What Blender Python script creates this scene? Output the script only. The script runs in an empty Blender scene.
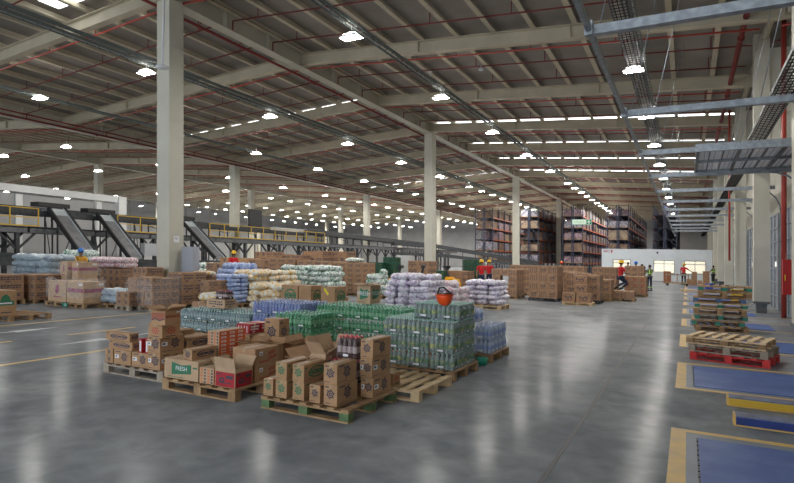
import bpy, math, random
from mathutils import Vector, Matrix, Quaternion
random.seed(7)
C = bpy.context.scene.collection
TH = math.radians(27.67); CO, SI = math.cos(TH), math.sin(TH)
FPX, HC, SLOPE = 553.0, 1.78, 0.022
def S(x, y): return -SLOPE * (x * CO + y * SI)          # the slab and roof fall gently across the hall
TILT = Quaternion((-SI, CO, 0), math.atan(SLOPE))
def atp(px, py, z=0.0):                                  # where a sight line meets a level above the slab
    u = px - 397; dy = py - (257.6 + SLOPE * u); F = (HC - z) * FPX / dy; R = u * F / FPX
    return R * CO - F * SI, R * SI + F * CO
def xat(px, Y):
    u = px - 397; F = Y / (CO + u * SI / FPX); return F * (u * CO / FPX - SI)

# ------------------------------------------------------------------ materials
MATS = {}
def mat(name, col, rough=0.7, metal=0.0, emit=0.0, var=0.0, vscale=4.0, col2=None, bump=0.0, bscale=40.0, spec=0.5, rnd=0.0, stretch=None, lo=0.35, hi=0.65):
    if name in MATS: return MATS[name]
    m = bpy.data.materials.new(name); m.use_nodes = True; nt = m.node_tree; N = nt.nodes; L = nt.links
    b = N['Principled BSDF']; b.inputs['Base Color'].default_value = (*col, 1); b.inputs['Roughness'].default_value = rough
    b.inputs['Metallic'].default_value = metal; b.inputs['Specular IOR Level'].default_value = spec
    if emit:
        b.inputs['Emission Color'].default_value = (*(col2 or col), 1); b.inputs['Emission Strength'].default_value = emit
    out = None; co = None
    if var or bump or (col2 and not emit):
        tc = N.new('ShaderNodeTexCoord'); co = tc.outputs['Object']
        if rnd:
            oi = N.new('ShaderNodeObjectInfo'); ad = N.new('ShaderNodeVectorMath'); ad.operation = 'ADD'
            cx = N.new('ShaderNodeCombineXYZ'); mu = N.new('ShaderNodeMath'); mu.operation = 'MULTIPLY'; mu.inputs[1].default_value = 50
            L.new(oi.outputs['Random'], mu.inputs[0]); L.new(mu.outputs[0], cx.inputs[0]); L.new(mu.outputs[0], cx.inputs[2])
            L.new(co, ad.inputs[0]); L.new(cx.outputs[0], ad.inputs[1]); co = ad.outputs[0]
        if stretch:
            mp = N.new('ShaderNodeMapping'); mp.inputs['Scale'].default_value = stretch; L.new(co, mp.inputs[0]); co = mp.outputs[0]
    if var or (col2 and not emit):
        no = N.new('ShaderNodeTexNoise'); no.inputs['Scale'].default_value = vscale; no.inputs['Detail'].default_value = 5
        L.new(co, no.inputs['Vector'])
        rp = N.new('ShaderNodeValToRGB'); rp.color_ramp.elements[0].position = lo; rp.color_ramp.elements[1].position = hi
        c2 = col2 if col2 else tuple(min(1, c * (1 + var)) for c in col)
        c1 = col if col2 else tuple(c * (1 - var) for c in col)
        rp.color_ramp.elements[0].color = (*c1, 1); rp.color_ramp.elements[1].color = (*c2, 1)
        L.new(no.outputs['Fac'], rp.inputs[0]); L.new(rp.outputs[0], b.inputs['Base Color']); out = rp
    if bump:
        nb = N.new('ShaderNodeTexNoise'); nb.inputs['Scale'].default_value = bscale; nb.inputs['Detail'].default_value = 3; L.new(co, nb.inputs['Vector'])
        bp = N.new('ShaderNodeBump'); bp.inputs['Strength'].default_value = bump; bp.inputs['Distance'].default_value = 0.02
        L.new(nb.outputs['Fac'], bp.inputs['Height']); L.new(bp.outputs[0], b.inputs['Normal'])
    MATS[name] = m; return m

cream = mat('cream_paint', (.50, .47, .38), .55, var=.06, vscale=1.5)
cream2 = mat('rafter_paint', (.52, .46, .34), .6, var=.08, vscale=1.2)
colpaint = mat('column_paint', (.56, .54, .45), .5, var=.05, vscale=1.0)
deckm = mat('roof_deck', (.27, .24, .21), .75, var=.10, vscale=.8)
walllt = mat('wall_panel', (.42, .42, .42), .7, var=.06, vscale=.7)
wallcr = mat('dock_wall', (.46, .44, .37), .7, var=.08, vscale=.8)
partm = mat('partition_grey', (.34, .34, .335), .6, var=.05, vscale=1)
whitep = mat('white_paint', (.66, .67, .66), .5, var=.04, vscale=2)
galv = mat('galvanised', (.30, .33, .36), .42, .6, var=.2, vscale=9)
dkst = mat('dark_steel', (.055, .058, .062), .5, .3, var=.25, vscale=5)
midst = mat('grey_steel', (.13, .135, .14), .5, .2, var=.2, vscale=5)
blackm = mat('black_rubber', (.018, .018, .02), .45)
belt = mat('chute_belt', (.20, .20, .21), .3, .2, var=.2, vscale=3)
chutem = mat('chute_rail', (.55, .60, .62), .35, .3)
redp = mat('red_pipe', (.17, .016, .014), .45)
redb = mat('bright_red_pipe', (.40, .05, .035), .4)
yelp = mat('yellow_rail', (.60, .38, .03), .5)
lampw = mat('lamp_housing', (.6, .6, .6), .5)
lampe = mat('lamp_light', (1, 1, 1), .5, emit=230, col2=(1.0, .97, .92))
added_upl = mat('added_uplight', (1, 1, 1), .5, emit=16, col2=(1.0, .97, .92))  # upward glow added on the lamp tops to brighten the roof
skyl = mat('skylight_panel', (.9, .95, 1), .5, emit=2.6, col2=(.92, .97, 1))
cable = mat('thin_cable', (.35, .35, .33), .5)
card = mat('cardboard', (.42, .245, .125), .75, var=.10, vscale=6, rnd=1, bump=.05)
card2 = mat('cardboard_pale', (.50, .34, .21), .75, var=.10, vscale=6, rnd=1, bump=.05)
card3 = mat('cardboard_dark', (.36, .21, .12), .8, var=.12, vscale=6, rnd=1)
cardin = mat('cardboard_inside', (.17, .095, .055), .85)
tapem = mat('packing_tape', (.42, .29, .17), .3)
ink = mat('dark_blue_ink', (.055, .05, .075), .6)
inkg = mat('green_ink', (.03, .17, .085), .6)
inkr = mat('red_ink', (.42, .03, .025), .6)
redcard = mat('red_carton', (.38, .012, .02), .5, var=.1, vscale=8)
orcard = mat('orange_carton', (.72, .14, .035), .5, var=.1, vscale=8)
pinkm = mat('magenta_print', (.30, .05, .13), .6)
white = mat('white_label', (.78, .78, .80), .5)
yellowm = mat('yellow_sticker', (.8, .65, .02), .5)
wood = mat('pallet_wood', (.25, .145, .07), .8, col2=(.42, .27, .14), vscale=5, rnd=1, bump=.15, bscale=20)
woodlt = mat('new_pallet_wood', (.62, .44, .24), .75, col2=(.74, .56, .34), vscale=5, rnd=1)
woodgr = mat('grey_pallet_wood', (.25, .20, .15), .85, col2=(.40, .34, .27), vscale=6, rnd=1)
woodred = mat('red_pallet_paint', (.60, .015, .015), .5, var=.15, vscale=8)
woodgn = mat('green_block_paint', (.10, .17, .07), .7, var=.2, vscale=8)
bluepl = mat('blue_dock_plate', (.03, .09, .33), .5, col2=(.10, .18, .42), vscale=2.2, bump=.3, bscale=60, lo=.4, hi=.8)
bluedk = mat('navy_paint', (.012, .03, .16), .4, var=.2, vscale=6)
floory = mat('floor_yellow', (.74, .46, .10), .45, col2=(.58, .38, .13), vscale=5)
floorw = mat('floor_white', (.55, .57, .58), .45, var=.1, vscale=6)
floorg = mat('floor_dock_grey', (.17, .20, .235), .4, var=.1, vscale=3)
jointm = mat('joint_filler', (.07, .07, .075), .6)
helm_y = mat('yellow_hard_hat', (.85, .50, .01), .35)
helm_b = mat('blue_hard_hat', (.02, .16, .55), .35)
helm_o = mat('orange_hard_hat', (.85, .09, .01), .35)
shirt_r = mat('red_shirt', (.60, .012, .02), .8, var=.15, vscale=9)
shirt_b = mat('blue_shirt', (.05, .10, .28), .8, var=.15, vscale=9)
shirt_d = mat('dark_shirt', (.05, .06, .06), .8, var=.2, vscale=9)
shirt_o = mat('olive_shirt', (.16, .16, .10), .8, var=.2, vscale=9)
shirt_t = mat('teal_shirt', (.02, .36, .27), .8, var=.1, vscale=9)
jeans = mat('navy_trousers', (.025, .035, .075), .85, var=.2, vscale=9)
blackt = mat('black_trousers', (.02, .02, .022), .85)
hivis = mat('hi_vis_strip', (.45, .85, .15), .5)
skinm = mat('skin', (.30, .17, .11), .6)
hairm = mat('black_hair', (.02, .015, .012), .7)
greencr = mat('green_crate', (.012, .085, .045), .5, var=.3, vscale=14, rnd=1)
yeltr = mat('truck_yellow', (.80, .42, .02), .4)
glassm = mat('office_glass', (.75, .70, .60), .2, emit=.75, col2=(1.0, .93, .80))
signg = mat('sign_pale_green', (.28, .50, .38), .5)
signd = mat('sign_dark_green', (.01, .20, .12), .5)
rackb = mat('rack_blue', (.03, .035, .07), .5)
racko = mat('rack_orange', (.45, .09, .03), .5)
wraps = [mat('load_brown', (.20, .125, .08), .6, var=.25, vscale=3, rnd=1), mat('load_grey', (.12, .11, .13), .5, col2=(.42, .40, .45), vscale=6, rnd=1),
         mat('load_mauve', (.16, .10, .13), .5, col2=(.40, .28, .30), vscale=6, rnd=1), mat('load_tan', (.30, .22, .15), .6, var=.2, vscale=3, rnd=1)]
def bagm(name, base, spot, lo=.48, hi=.56, sc=9): return mat(name, base, .28, col2=spot, vscale=sc * 1.3, rnd=1, bump=1.0, bscale=22, lo=lo - .02, hi=lo + .06)
bag_purple = bagm('bag_white_purple', (.74, .73, .80), (.42, .32, .52), .53, .68)
bag_pink = bagm('bag_white_pink', (.76, .72, .76), (.60, .33, .42), .53, .68)
bag_blue = bagm('bag_pale_blue', (.50, .58, .80), (.28, .38, .66), .48, .68)
bag_yel = bagm('bag_white_yellow', (.76, .74, .66), (.72, .45, .12), .50, .62)
bag_grn = bagm('bag_white_green', (.70, .74, .73), (.10, .27, .16), .52, .64)
bag_teal = bagm('bag_pale_teal', (.50, .58, .61), (.36, .44, .52), .45, .65)
bag_wr = bagm('pack_white_red', (.70, .64, .66), (.48, .20, .24), .50, .62, 14)

def film(name, col, fac):
    m = bpy.data.materials.new(name); m.use_nodes = True; nt = m.node_tree; N = nt.nodes; L = nt.links
    b = N['Principled BSDF']; b.inputs['Base Color'].default_value = (*col, 1); b.inputs['Roughness'].default_value = .22
    t = N.new('ShaderNodeBsdfTransparent'); mx = N.new('ShaderNodeMixShader'); o = N['Material Output']
    tc = N.new('ShaderNodeTexCoord'); no = N.new('ShaderNodeTexNoise'); no.inputs['Scale'].default_value = 14; no.inputs['Detail'].default_value = 4
    L.new(tc.outputs['Object'], no.inputs['Vector']); mr = N.new('ShaderNodeMapRange'); mr.inputs[1].default_value = .4; mr.inputs[2].default_value = .7
    mr.inputs[3].default_value = fac * .5; mr.inputs[4].default_value = min(1, fac * 2.0)
    bp = N.new('ShaderNodeBump'); bp.inputs['Strength'].default_value = .6; bp.inputs['Distance'].default_value = .02
    L.new(no.outputs['Fac'], bp.inputs['Height']); L.new(bp.outputs[0], b.inputs['Normal'])
    L.new(no.outputs['Fac'], mr.inputs[0]); L.new(mr.outputs[0], mx.inputs[0]); L.new(t.outputs[0], mx.inputs[1]); L.new(b.outputs[0], mx.inputs[2])
    L.new(mx.outputs[0], o.inputs['Surface']); MATS[name] = m; return m
film_c = film('clear_film', (.70, .78, .78), .12)
film_g = film('green_tint_film', (.46, .72, .56), .12)
film_b = film('blue_tint_film', (.52, .60, .82), .15)
film_w = film('stretch_wrap', (.75, .72, .72), .16)

# polished concrete
def floor_mat():
    m = bpy.data.materials.new('polished_concrete'); m.use_nodes = True; nt = m.node_tree; N = nt.nodes; L = nt.links
    b = N['Principled BSDF']; tc = N.new('ShaderNodeTexCoord')
    n1 = N.new('ShaderNodeTexNoise'); n1.inputs['Scale'].default_value = .55; n1.inputs['Detail'].default_value = 8; n1.inputs['Roughness'].default_value = .62
    n2 = N.new('ShaderNodeTexNoise'); n2.inputs['Scale'].default_value = 3.5; n2.inputs['Detail'].default_value = 6; n2.inputs['Distortion'].default_value = .6
    for n in (n1, n2): L.new(tc.outputs['Object'], n.inputs['Vector'])
    r = N.new('ShaderNodeValToRGB'); r.color_ramp.elements[0].position = .38; r.color_ramp.elements[1].position = .62
    r.color_ramp.elements[0].color = (.20, .215, .232, 1); r.color_ramp.elements[1].color = (.31, .325, .335, 1)
    L.new(n1.outputs['Fac'], r.inputs[0])
    r2 = N.new('ShaderNodeMapRange'); r2.inputs[1].default_value = .3; r2.inputs[2].default_value = .7; r2.inputs[3].default_value = .84; r2.inputs[4].default_value = 1.12
    L.new(n2.outputs['Fac'], r2.inputs[0])
    mu = N.new('ShaderNodeVectorMath'); mu.operation = 'SCALE'; L.new(r.outputs[0], mu.inputs[0]); L.new(r2.outputs[0], mu.inputs['Scale'])
    L.new(mu.outputs[0], b.inputs['Base Color'])
    r3 = N.new('ShaderNodeMapRange'); r3.inputs[1].default_value = .3; r3.inputs[2].default_value = .7; r3.inputs[3].default_value = .15; r3.inputs[4].default_value = .22
    L.new(n2.outputs['Fac'], r3.inputs[0])
    df = N.new('ShaderNodeBsdfDiffuse'); gl = N.new('ShaderNodeBsdfGlossy'); mx = N.new('ShaderNodeMixShader'); lw = N.new('ShaderNodeFresnel'); lw.inputs['IOR'].default_value = 1.16
    sc_ = N.new('ShaderNodeMath'); sc_.operation = 'MULTIPLY_ADD'; sc_.inputs[1].default_value = .36; sc_.inputs[2].default_value = .012
    L.new(mu.outputs[0], df.inputs['Color']); L.new(r3.outputs[0], gl.inputs['Roughness']); L.new(lw.outputs[0], sc_.inputs[0]); L.new(sc_.outputs[0], mx.inputs[0])
    L.new(df.outputs[0], mx.inputs[1]); L.new(gl.outputs[0], mx.inputs[2]); L.new(mx.outputs[0], N['Material Output'].inputs['Surface'])
    return m
floorm = floor_mat()

# ------------------------------------------------------------------ mesh helper
class MB:
    def __init__(s): s.v = []; s.f = []; s.m = []; s.sm = []
    def face(s, pts, m=0, sm=False):
        n = len(s.v); s.v += [tuple(p) for p in pts]; s.f.append(tuple(range(n, n + len(pts)))); s.m.append(m); s.sm.append(sm)
    def box(s, x0, x1, y0, y1, z0, z1, m=0):
        n = len(s.v); s.v += [(x0, y0, z0), (x1, y0, z0), (x1, y1, z0), (x0, y1, z0), (x0, y0, z1), (x1, y0, z1), (x1, y1, z1), (x0, y1, z1)]
        for q in ((0, 3, 2, 1), (4, 5, 6, 7), (0, 1, 5, 4), (1, 2, 6, 5), (2, 3, 7, 6), (3, 0, 4, 7)):
            s.f.append(tuple(n + i for i in q)); s.m.append(m); s.sm.append(False)
    def beam(s, p, q, w, h, m=0, up=(0, 0, 1)):            # bar of width w and height h from p to q
        p, q = Vector(p), Vector(q); d = (q - p).normalized(); r = d.cross(Vector(up))
        if r.length < 1e-4: r = d.cross(Vector((0, 1, 0)))
        r.normalize(); u = r.cross(d); r *= w / 2; u *= h / 2; n = len(s.v)
        for c in (p, q):
            for a, b in ((-1, -1), (1, -1), (1, 1), (-1, 1)): s.v.append(tuple(c + r * a + u * b))
        for f in ((0, 1, 2, 3), (7, 6, 5, 4), (0, 4, 5, 1), (1, 5, 6, 2), (2, 6, 7, 3), (3, 7, 4, 0)):
            s.f.append(tuple(n + i for i in f)); s.m.append(m); s.sm.append(False)
    def tube(s, pts, r, seg=8, m=0):
        pts = [Vector(p) for p in pts]; n0 = len(s.v)
        for i, p in enumerate(pts):
            d = (pts[min(i + 1, len(pts) - 1)] - pts[max(i - 1, 0)]).normalized()
            a = d.cross(Vector((0, 0, 1)))
            if a.length < .1: a = d.cross(Vector((0, 1, 0)))
            a.normalize(); b = a.cross(d)
            for k in range(seg):
                t = 2 * math.pi * k / seg; s.v.append(tuple(p + a * (r * math.cos(t)) + b * (r * math.sin(t))))
        for i in range(len(pts) - 1):
            for k in range(seg):
                a = n0 + i * seg + k; b = n0 + i * seg + (k + 1) % seg
                s.f.append((a, b, b + seg, a + seg)); s.m.append(m); s.sm.append(True)
        s.f.append(tuple(n0 + k for k in reversed(range(seg)))); s.m.append(m); s.sm.append(False)
        s.f.append(tuple(n0 + (len(pts) - 1) * seg + k for k in range(seg))); s.m.append(m); s.sm.append(False)
    def lathe(s, prof, c=(0, 0, 0), seg=12, m=0, ms=None, sx=1, sy=1):
        n0 = len(s.v)
        for r, z in prof:
            for k in range(seg):
                t = 2 * math.pi * k / seg; s.v.append((c[0] + r * sx * math.cos(t), c[1] + r * sy * math.sin(t), c[2] + z))
        for i in range(len(prof) - 1):
            for k in range(seg):
                a = n0 + i * seg + k; b = n0 + i * seg + (k + 1) % seg
                s.f.append((a, b, b + seg, a + seg)); s.m.append(ms[i] if ms else m); s.sm.append(True)
        s.f.append(tuple(n0 + k for k in reversed(range(seg)))); s.m.append(ms[0] if ms else m); s.sm.append(False)
        s.f.append(tuple(n0 + (len(prof) - 1) * seg + k for k in range(seg))); s.m.append(ms[-1] if ms else m); s.sm.append(False)
    def mesh(s, name, mats, shear=False):
        me = bpy.data.meshes.new(name)
        v = [(x, y, z + S(x, y)) for x, y, z in s.v] if shear else s.v
        me.from_pydata(v, [], s.f); me.polygons.foreach_set('material_index', s.m); me.polygons.foreach_set('use_smooth', s.sm)
        for m in (mats if isinstance(mats, (list, tuple)) else [mats]): me.materials.append(m)
        me.update(); return me
    def build(s, name, mats, parent=None, shear=False): return link(name, s.mesh(name, mats, shear), parent)
def link(name, me, parent=None):
    o = bpy.data.objects.new(name, me); C.objects.link(o)
    if parent is not None: o.parent = parent
    return o
def put(o, x, y, z=0.0, yaw=0.0):
    o.location = (x, y, z + S(x, y)); o.rotation_mode = 'QUATERNION'
    o.rotation_quaternion = TILT @ Quaternion((0, 0, 1), yaw); return o
def tag(o, label=None, cat=None, group=None, kind=None):
    if label: o['label'] = label
    if cat: o['category'] = cat
    if group: o['group'] = group
    if kind: o['kind'] = kind
    return o
def struct(o, label=None): return tag(o, label, 'building part', None, 'structure')
def empty(name): 
    o = bpy.data.objects.new(name, None); o.empty_display_size = .2; C.objects.link(o); return o
ORD = ['first', 'second', 'third', 'fourth', 'fifth', 'sixth', 'seventh', 'eighth', 'ninth', 'tenth', 'eleventh', 'twelfth', 'thirteenth', 'fourteenth', 'fifteenth', 'sixteenth', 'seventeenth', 'eighteenth', 'nineteenth', 'twentieth', 'twenty-first', 'twenty-second', 'twenty-third', 'twenty-fourth']
_txt = {}
def text_geo(t, bold=0.0):
    if t in _txt: return _txt[t]
    cu = bpy.data.curves.new('t', 'FONT'); cu.body = t; cu.size = 1; cu.offset = bold; cu.resolution_u = 2; cu.align_x = 'CENTER'; cu.align_y = 'CENTER'
    o = bpy.data.objects.new('t', cu); C.objects.link(o); dg = bpy.context.evaluated_depsgraph_get()
    me = o.evaluated_get(dg).to_mesh(); vs = [v.co.copy() for v in me.vertices]; fs = [tuple(p.vertices) for p in me.polygons]
    o.evaluated_get(dg).to_mesh_clear(); bpy.data.objects.remove(o); bpy.data.curves.remove(cu)
    _txt[t] = (vs, fs); return _txt[t]
class Face:                                               # a flat frame to print on: o origin (lower left), u right, v up, both in metres
    def __init__(s, mb, o, u, v, off=.0012):
        s.mb = mb; s.o = Vector(o); s.u = Vector(u); s.v = Vector(v); s.W = s.u.length; s.H = s.v.length
        s.u.normalize(); s.v.normalize(); s.n = s.u.cross(s.v); s.o = s.o + s.n * off; s.off = off
    def P(s, a, b, k=0): return s.o + s.u * (a * s.W) + s.v * (b * s.H) + s.n * (s.off * k)
    def rect(s, a0, b0, a1, b1, m, k=0): s.mb.face([s.P(a0, b0, k), s.P(a1, b0, k), s.P(a1, b1, k), s.P(a0, b1, k)], m)
    def poly(s, pts, m, k=0): s.mb.face([s.P(a, b, k) for a, b in pts], m)
    def ring(s, a, b, ra, rb, m, t=.25, n=12, k=0, a0=0, a1=2 * math.pi):
        for i in range(n):
            p, q = a0 + (a1 - a0) * i / n, a0 + (a1 - a0) * (i + 1) / n
            s.mb.face([s.P(a + ra * (1 - t) * math.cos(p), b + rb * (1 - t) * math.sin(p), k), s.P(a + ra * math.cos(p), b + rb * math.sin(p), k),
                       s.P(a + ra * math.cos(q), b + rb * math.sin(q), k), s.P(a + ra * (1 - t) * math.cos(q), b + rb * (1 - t) * math.sin(q), k)], m)
    def text(s, t, a, b, size, m, k=0, slant=0, sx=1):
        vs, fs = text_geo(t); n = len(s.mb.v)
        for c in vs: s.mb.v.append(tuple(s.P(a, b, k) + s.u * (size * sx * (c.x + slant * c.y)) + s.v * (size * (c.y + slant * .6 * c.x))))
        for f in fs: s.mb.f.append(tuple(n + i for i in f)); s.mb.m.append(m); s.mb.sm.append(False)

# box prints: slots 0 card 1 tape 2 ink 3 accent 4 white
def pr_emblem(F, m=2, lab=False):
    r = min(F.W, F.H) * .26; ra, rb = r / F.W, r / F.H; cx = .5 if not lab else .62
    F.ring(cx, .55, ra, rb, m, .35, 12); F.ring(cx, .55, ra * .5, rb * .5, m, .6, 8)
    for k in range(6):
        t = k * math.pi / 3 + .3; F.rect(cx + ra * 1.15 * math.cos(t) - ra * .18, .55 + rb * 1.15 * math.sin(t) - rb * .13, cx + ra * 1.15 * math.cos(t) + ra * .18, .55 + rb * 1.15 * math.sin(t) + rb * .13, m)
    F.rect(.1, .84, .38, .90, m); F.rect(.1, .10, .5, .13, m)
    if lab: F.rect(.06, .42, .30, .66, 4, 1); F.rect(.10, .5, .20, .6, 2, 2)
def pr_oval(F, m=2, lab=False):
    F.ring(.55, .5, .36, .32, m, .22, 16); F.ring(.45, .5, .16, .15, m, .5, 8); F.ring(.68, .5, .14, .14, m, .5, 8); F.rect(.22, .47, .86, .53, m); F.rect(.03, .75, .14, .84, m)
def pr_text(F, m=2, lab=False):
    for b in (.72, .46):
        x = .12
        while x < .85:
            w = random.uniform(.05, .12); F.rect(x, b - .09 * (random.random() + .4), x + w, b + .07, m); x += w + .03
    F.rect(.3, .14, .5, .24, m)
def pr_lines(F, m=2, lab=False):
    for a in (.14, .34, .58, .78): F.rect(a, .12, a + .05, .8, m)
def pr_squig(F, m=2, lab=False):
    for i in range(7):
        a = .22 + i * .08; F.rect(a, .42 + .1 * math.sin(i * 1.9), a + .06, .62 + .08 * math.cos(i * 1.3), m)
    F.rect(.2, .22, .75, .27, m); F.rect(.78, .7, .86, .8, m)
def pr_flag(F, m=3, lab=False):
    F.poly([(.22, .2), (.80, .34), (.80, .80), (.5, .72), (.22, .84)], m); F.text('FRESH', .51, .54, F.H * .30, 4, 1, 0)
    F.rect(.84, .62, .97, .7, m); F.rect(.1, .08, .6, .11, m)
def pr_arch(F, m=3, lab=False):
    F.poly([(.12, .42), (.9, .42), (.9, .58), (.74, .60), (.66, .78), (.5, .86), (.34, .78), (.26, .60), (.12, .58)], m); F.rect(.2, .48, .8, .53, 4, 1); F.rect(.3, .12, .8, .16, 2)
def pr_kiss(F, m=3, lab=False):
    [F.text(t_, a_ + o_, b_, F.H * .34, m, 0, .3) for o_ in (0, .012) for t_, a_, b_ in (('KISS', .70, .64), ('Snow', .74, .36))]; F.rect(.18, .56, .32, .80, 4, 1); F.rect(.21, .62, .28, .7, 2, 2); F.rect(.16, .14, .6, .2, m)
def pr_band(F, m=3, lab=False):
    F.rect(.04, .50, .98, .68, m); F.rect(.72, .82, .95, .93, 4)
def pr_leaf(F, m=3, lab=False):
    F.poly([(.45, .35), (.60, .5), (.60, .68), (.52, .85), (.40, .66), (.38, .48)], m); F.rect(.3, .2, .7, .25, m)
def pr_redblk(F, m=3, lab=False):
    F.rect(.03, .02, .97, .78, m); F.ring(.35, .36, .16, .14, 2, .6, 8, 1); F.rect(.15, .2, .85, .25, 2, 1); F.rect(.55, .45, .9, .62, 2, 1); F.rect(.1, .62, .3, .68, 2, 1)
def pr_orange(F, m=3, lab=False):
    F.rect(0, 0, 1, 1, m)
    for i in range(3):
        for j in range(4): F.rect(.08 + i * .32, .06 + j * .24, .26 + i * .32, .18 + j * .24, 4, 1); F.rect(.11 + i * .32, .09 + j * .24, .2 + i * .32, .14 + j * .24, 3, 2)
def pr_cols(F, m=3, lab=False):
    for i in range(4):
        for j in range(5): F.rect(.08 + i * .24, .06 + j * .19, .2 + i * .24, .16 + j * .19, 2 if i % 2 else m)
def pr_wave(F, m=3, lab=False):
    F.poly([(.02, .28), (.3, .42), (.6, .3), (.98, .45), (.98, .85), (.02, .8)], m); F.poly([(.02, .24), (.3, .38), (.6, .26), (.98, .41), (.98, .48), (.6, .34), (.3, .46), (.02, .32)], 2, 1)
def pr_star(F, m=3, lab=False):
    for k in range(8):
        t = k * math.pi / 4; a, b = .5 + .26 * math.cos(t), .5 + .26 * math.sin(t); F.poly([(.5, .5), (a + .05 * math.sin(t), b - .05 * math.cos(t)), (a - .05 * math.sin(t), b + .05 * math.cos(t))], m)
    F.rect(.2, .1, .75, .15, 2)
def pr_none(F, m=3, lab=False): pass
_bm = {}
def box_mesh(w, d, h, front, side, accent=inkg, base=card, lab=False, inkm=None, top=True):
    key = (round(w, 3), round(d, 3), round(h, 3), front.__name__, side.__name__, accent.name, base.name, lab)
    if key in _bm: return _bm[key]
    mb = MB(); g = .003; x0, x1, y0, y1 = -w / 2 + g, w / 2 - g, -d / 2 + g, d / 2 - g; e = min(.006, h * .05)
    n = 8; ring = lambda z, i: [(x0 + i, y0 + i, z), (x1 - i, y0 + i, z), (x1 - i, y1 - i, z), (x0 + i, y1 - i, z)]
    R = [ring(0, e), ring(e, 0), ring(h - e - .001, 0), ring(h - .001, e)]
    for a, b in zip(R, R[1:]):
        for k in range(4): mb.face([a[k], a[(k + 1) % 4], b[(k + 1) % 4], b[k]], 0)
    mb.face(R[0][::-1], 0); mb.face(R[3], 0)
    if top:
        if w <= d: mb.face([(-.022, y0, h), (.022, y0, h), (.022, y1, h), (-.022, y1, h)], 1); mb.face([(-.022, y0 - .0008, h - .05), (.022, y0 - .0008, h - .05), (.022, y0 - .0008, h), (-.022, y0 - .0008, h)], 1)
        else: mb.face([(x0, -.022, h), (x1, -.022, h), (x1, .022, h), (x0, .022, h)], 1); mb.face([(x1 + .0008, -.022, h - .05), (x1 + .0008, .022, h - .05), (x1 + .0008, .022, h), (x1 + .0008, -.022, h)], 1)
    front(Face(mb, (x0, y0, 0), (x1 - x0, 0, 0), (0, 0, h)), 2 if front in (pr_emblem, pr_oval, pr_text, pr_lines, pr_squig) and accent is inkg and not lab == 'g' else 3, lab is True)
    side(Face(mb, (x1, y0, 0), (0, y1 - y0, 0), (0, 0, h)), 2 if side in (pr_emblem, pr_oval, pr_text, pr_lines, pr_squig) and accent is inkg and not lab == 'g' else 3, lab is True)
    me = mb.mesh('cardboard_box', [base, tapem, inkm or ink, accent, white]); _bm[key] = me; return me
NBOX = [0]; LATE = []
def carton(x, y, z, w, d, h, label, group=None, front=pr_emblem, side=pr_emblem, accent=inkg, base=card, lab=False, yaw=0, cat='box', name='cardboard_box', corner=True):
    """x, y is the near corner (largest x, smallest y) when corner is set, else the middle"""
    if corner: x, y = x - w / 2, y + d / 2
    o = link(name, box_mesh(w, d, h, front, side, accent, base, lab)); put(o, x, y, z, yaw); tag(o, label, cat, group); NBOX[0] += 1; return o

# ------------------------------------------------------------------ pallets
_pm = {}
def pallet_parts(w, d, h, blocks, style):
    mb = MB(); t = .02; bh = h - 3 * t
    for i in range(7):                                    # top boards run along y
        x = -w / 2 + i * (w - .095) / 6; mb.box(x, x + .095, -d / 2, d / 2, h - t, h)
    for y in (-d / 2, -.05, d / 2 - .1): mb.box(-w / 2, w / 2, y, y + .1, h - 2 * t, h - t)
    for y in (-d / 2, -.05, d / 2 - .1): mb.box(-w / 2, w / 2, y, y + .1, 0, t)
    deck = mb
    bl = []
    for x in (-w / 2, -.06, w / 2 - .12):
        for y in (-d / 2, -.05, d / 2 - .1):
            b = MB(); b.box(x + .001, x + .119, y + .001, y + .099, t, h - 2 * t); bl.append(b)
    return deck, bl
def pallet(xc, yc, z=0, w=1.2, d=1.05, h=.145, label='wooden pallet', group=None, m=wood, bm_=None, yaw=0, near=True):
    """xc, yc: near corner"""
    key = (w, d, h, m.name, (bm_ or m).name)
    if key not in _pm:
        dk, bl = pallet_parts(w, d, h, None, None)
        full = MB(); full.v = list(dk.v); full.f = list(dk.f); full.m = list(dk.m); full.sm = list(dk.sm)
        for b in bl:
            n = len(full.v); full.v += b.v; full.f += [tuple(i + n for i in f) for f in b.f]; full.m += [1] * len(b.f); full.sm += b.sm
        _pm[key] = (dk.mesh('deck_boards', m), [b.mesh('block', bm_ or m) for b in bl], full.mesh('wooden_pallet', [m, bm_ or m]))
    dk, bl, full = _pm[key]
    ca, sa = math.cos(yaw), math.sin(yaw); lx, ly = -w / 2, d / 2
    X = xc + lx * ca - ly * sa; Y = yc + lx * sa + ly * ca
    if near:
        o = link('wooden_pallet', dk)
        for b in bl: link('block', b, o)
    else: o = link('wooden_pallet', full)
    put(o, X, Y, z, yaw); tag(o, label, 'pallet', group); return o

# ------------------------------------------------------------------ building shell
PER = 37.4
def zb(X):                                                # underside of the rafters
    k = (-16.3 - X) % PER; d = min(k, PER - k); return 10.83 - .065 * d
def seg_x(a, b):                                          # break a span at ridges and valleys
    pts = [a]; c = [-16.3 - PER * i / 2 for i in range(-1, 8)]
    for q in sorted(c):
        if a + .01 < q < b - .01: pts.append(q)
    return pts + [b]
XW, XE, YN, YS = -92.0, 3.4, 124.0, -9.0
fl = MB()
NX, NY = 24, 30
for i in range(NX):
    for j in range(NY):
        x0 = XW + (XE + 5 - XW) * i / NX; x1 = XW + (XE + 5 - XW) * (i + 1) / NX; y0 = YS + (YN - YS) * j / NY; y1 = YS + (YN - YS) * (j + 1) / NY
        fl.face([(x0, y0, 0), (x1, y0, 0), (x1, y1, 0), (x0, y1, 0)], 0)
struct(fl.build('floor', floorm, shear=True), 'grey polished concrete warehouse floor')
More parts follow.
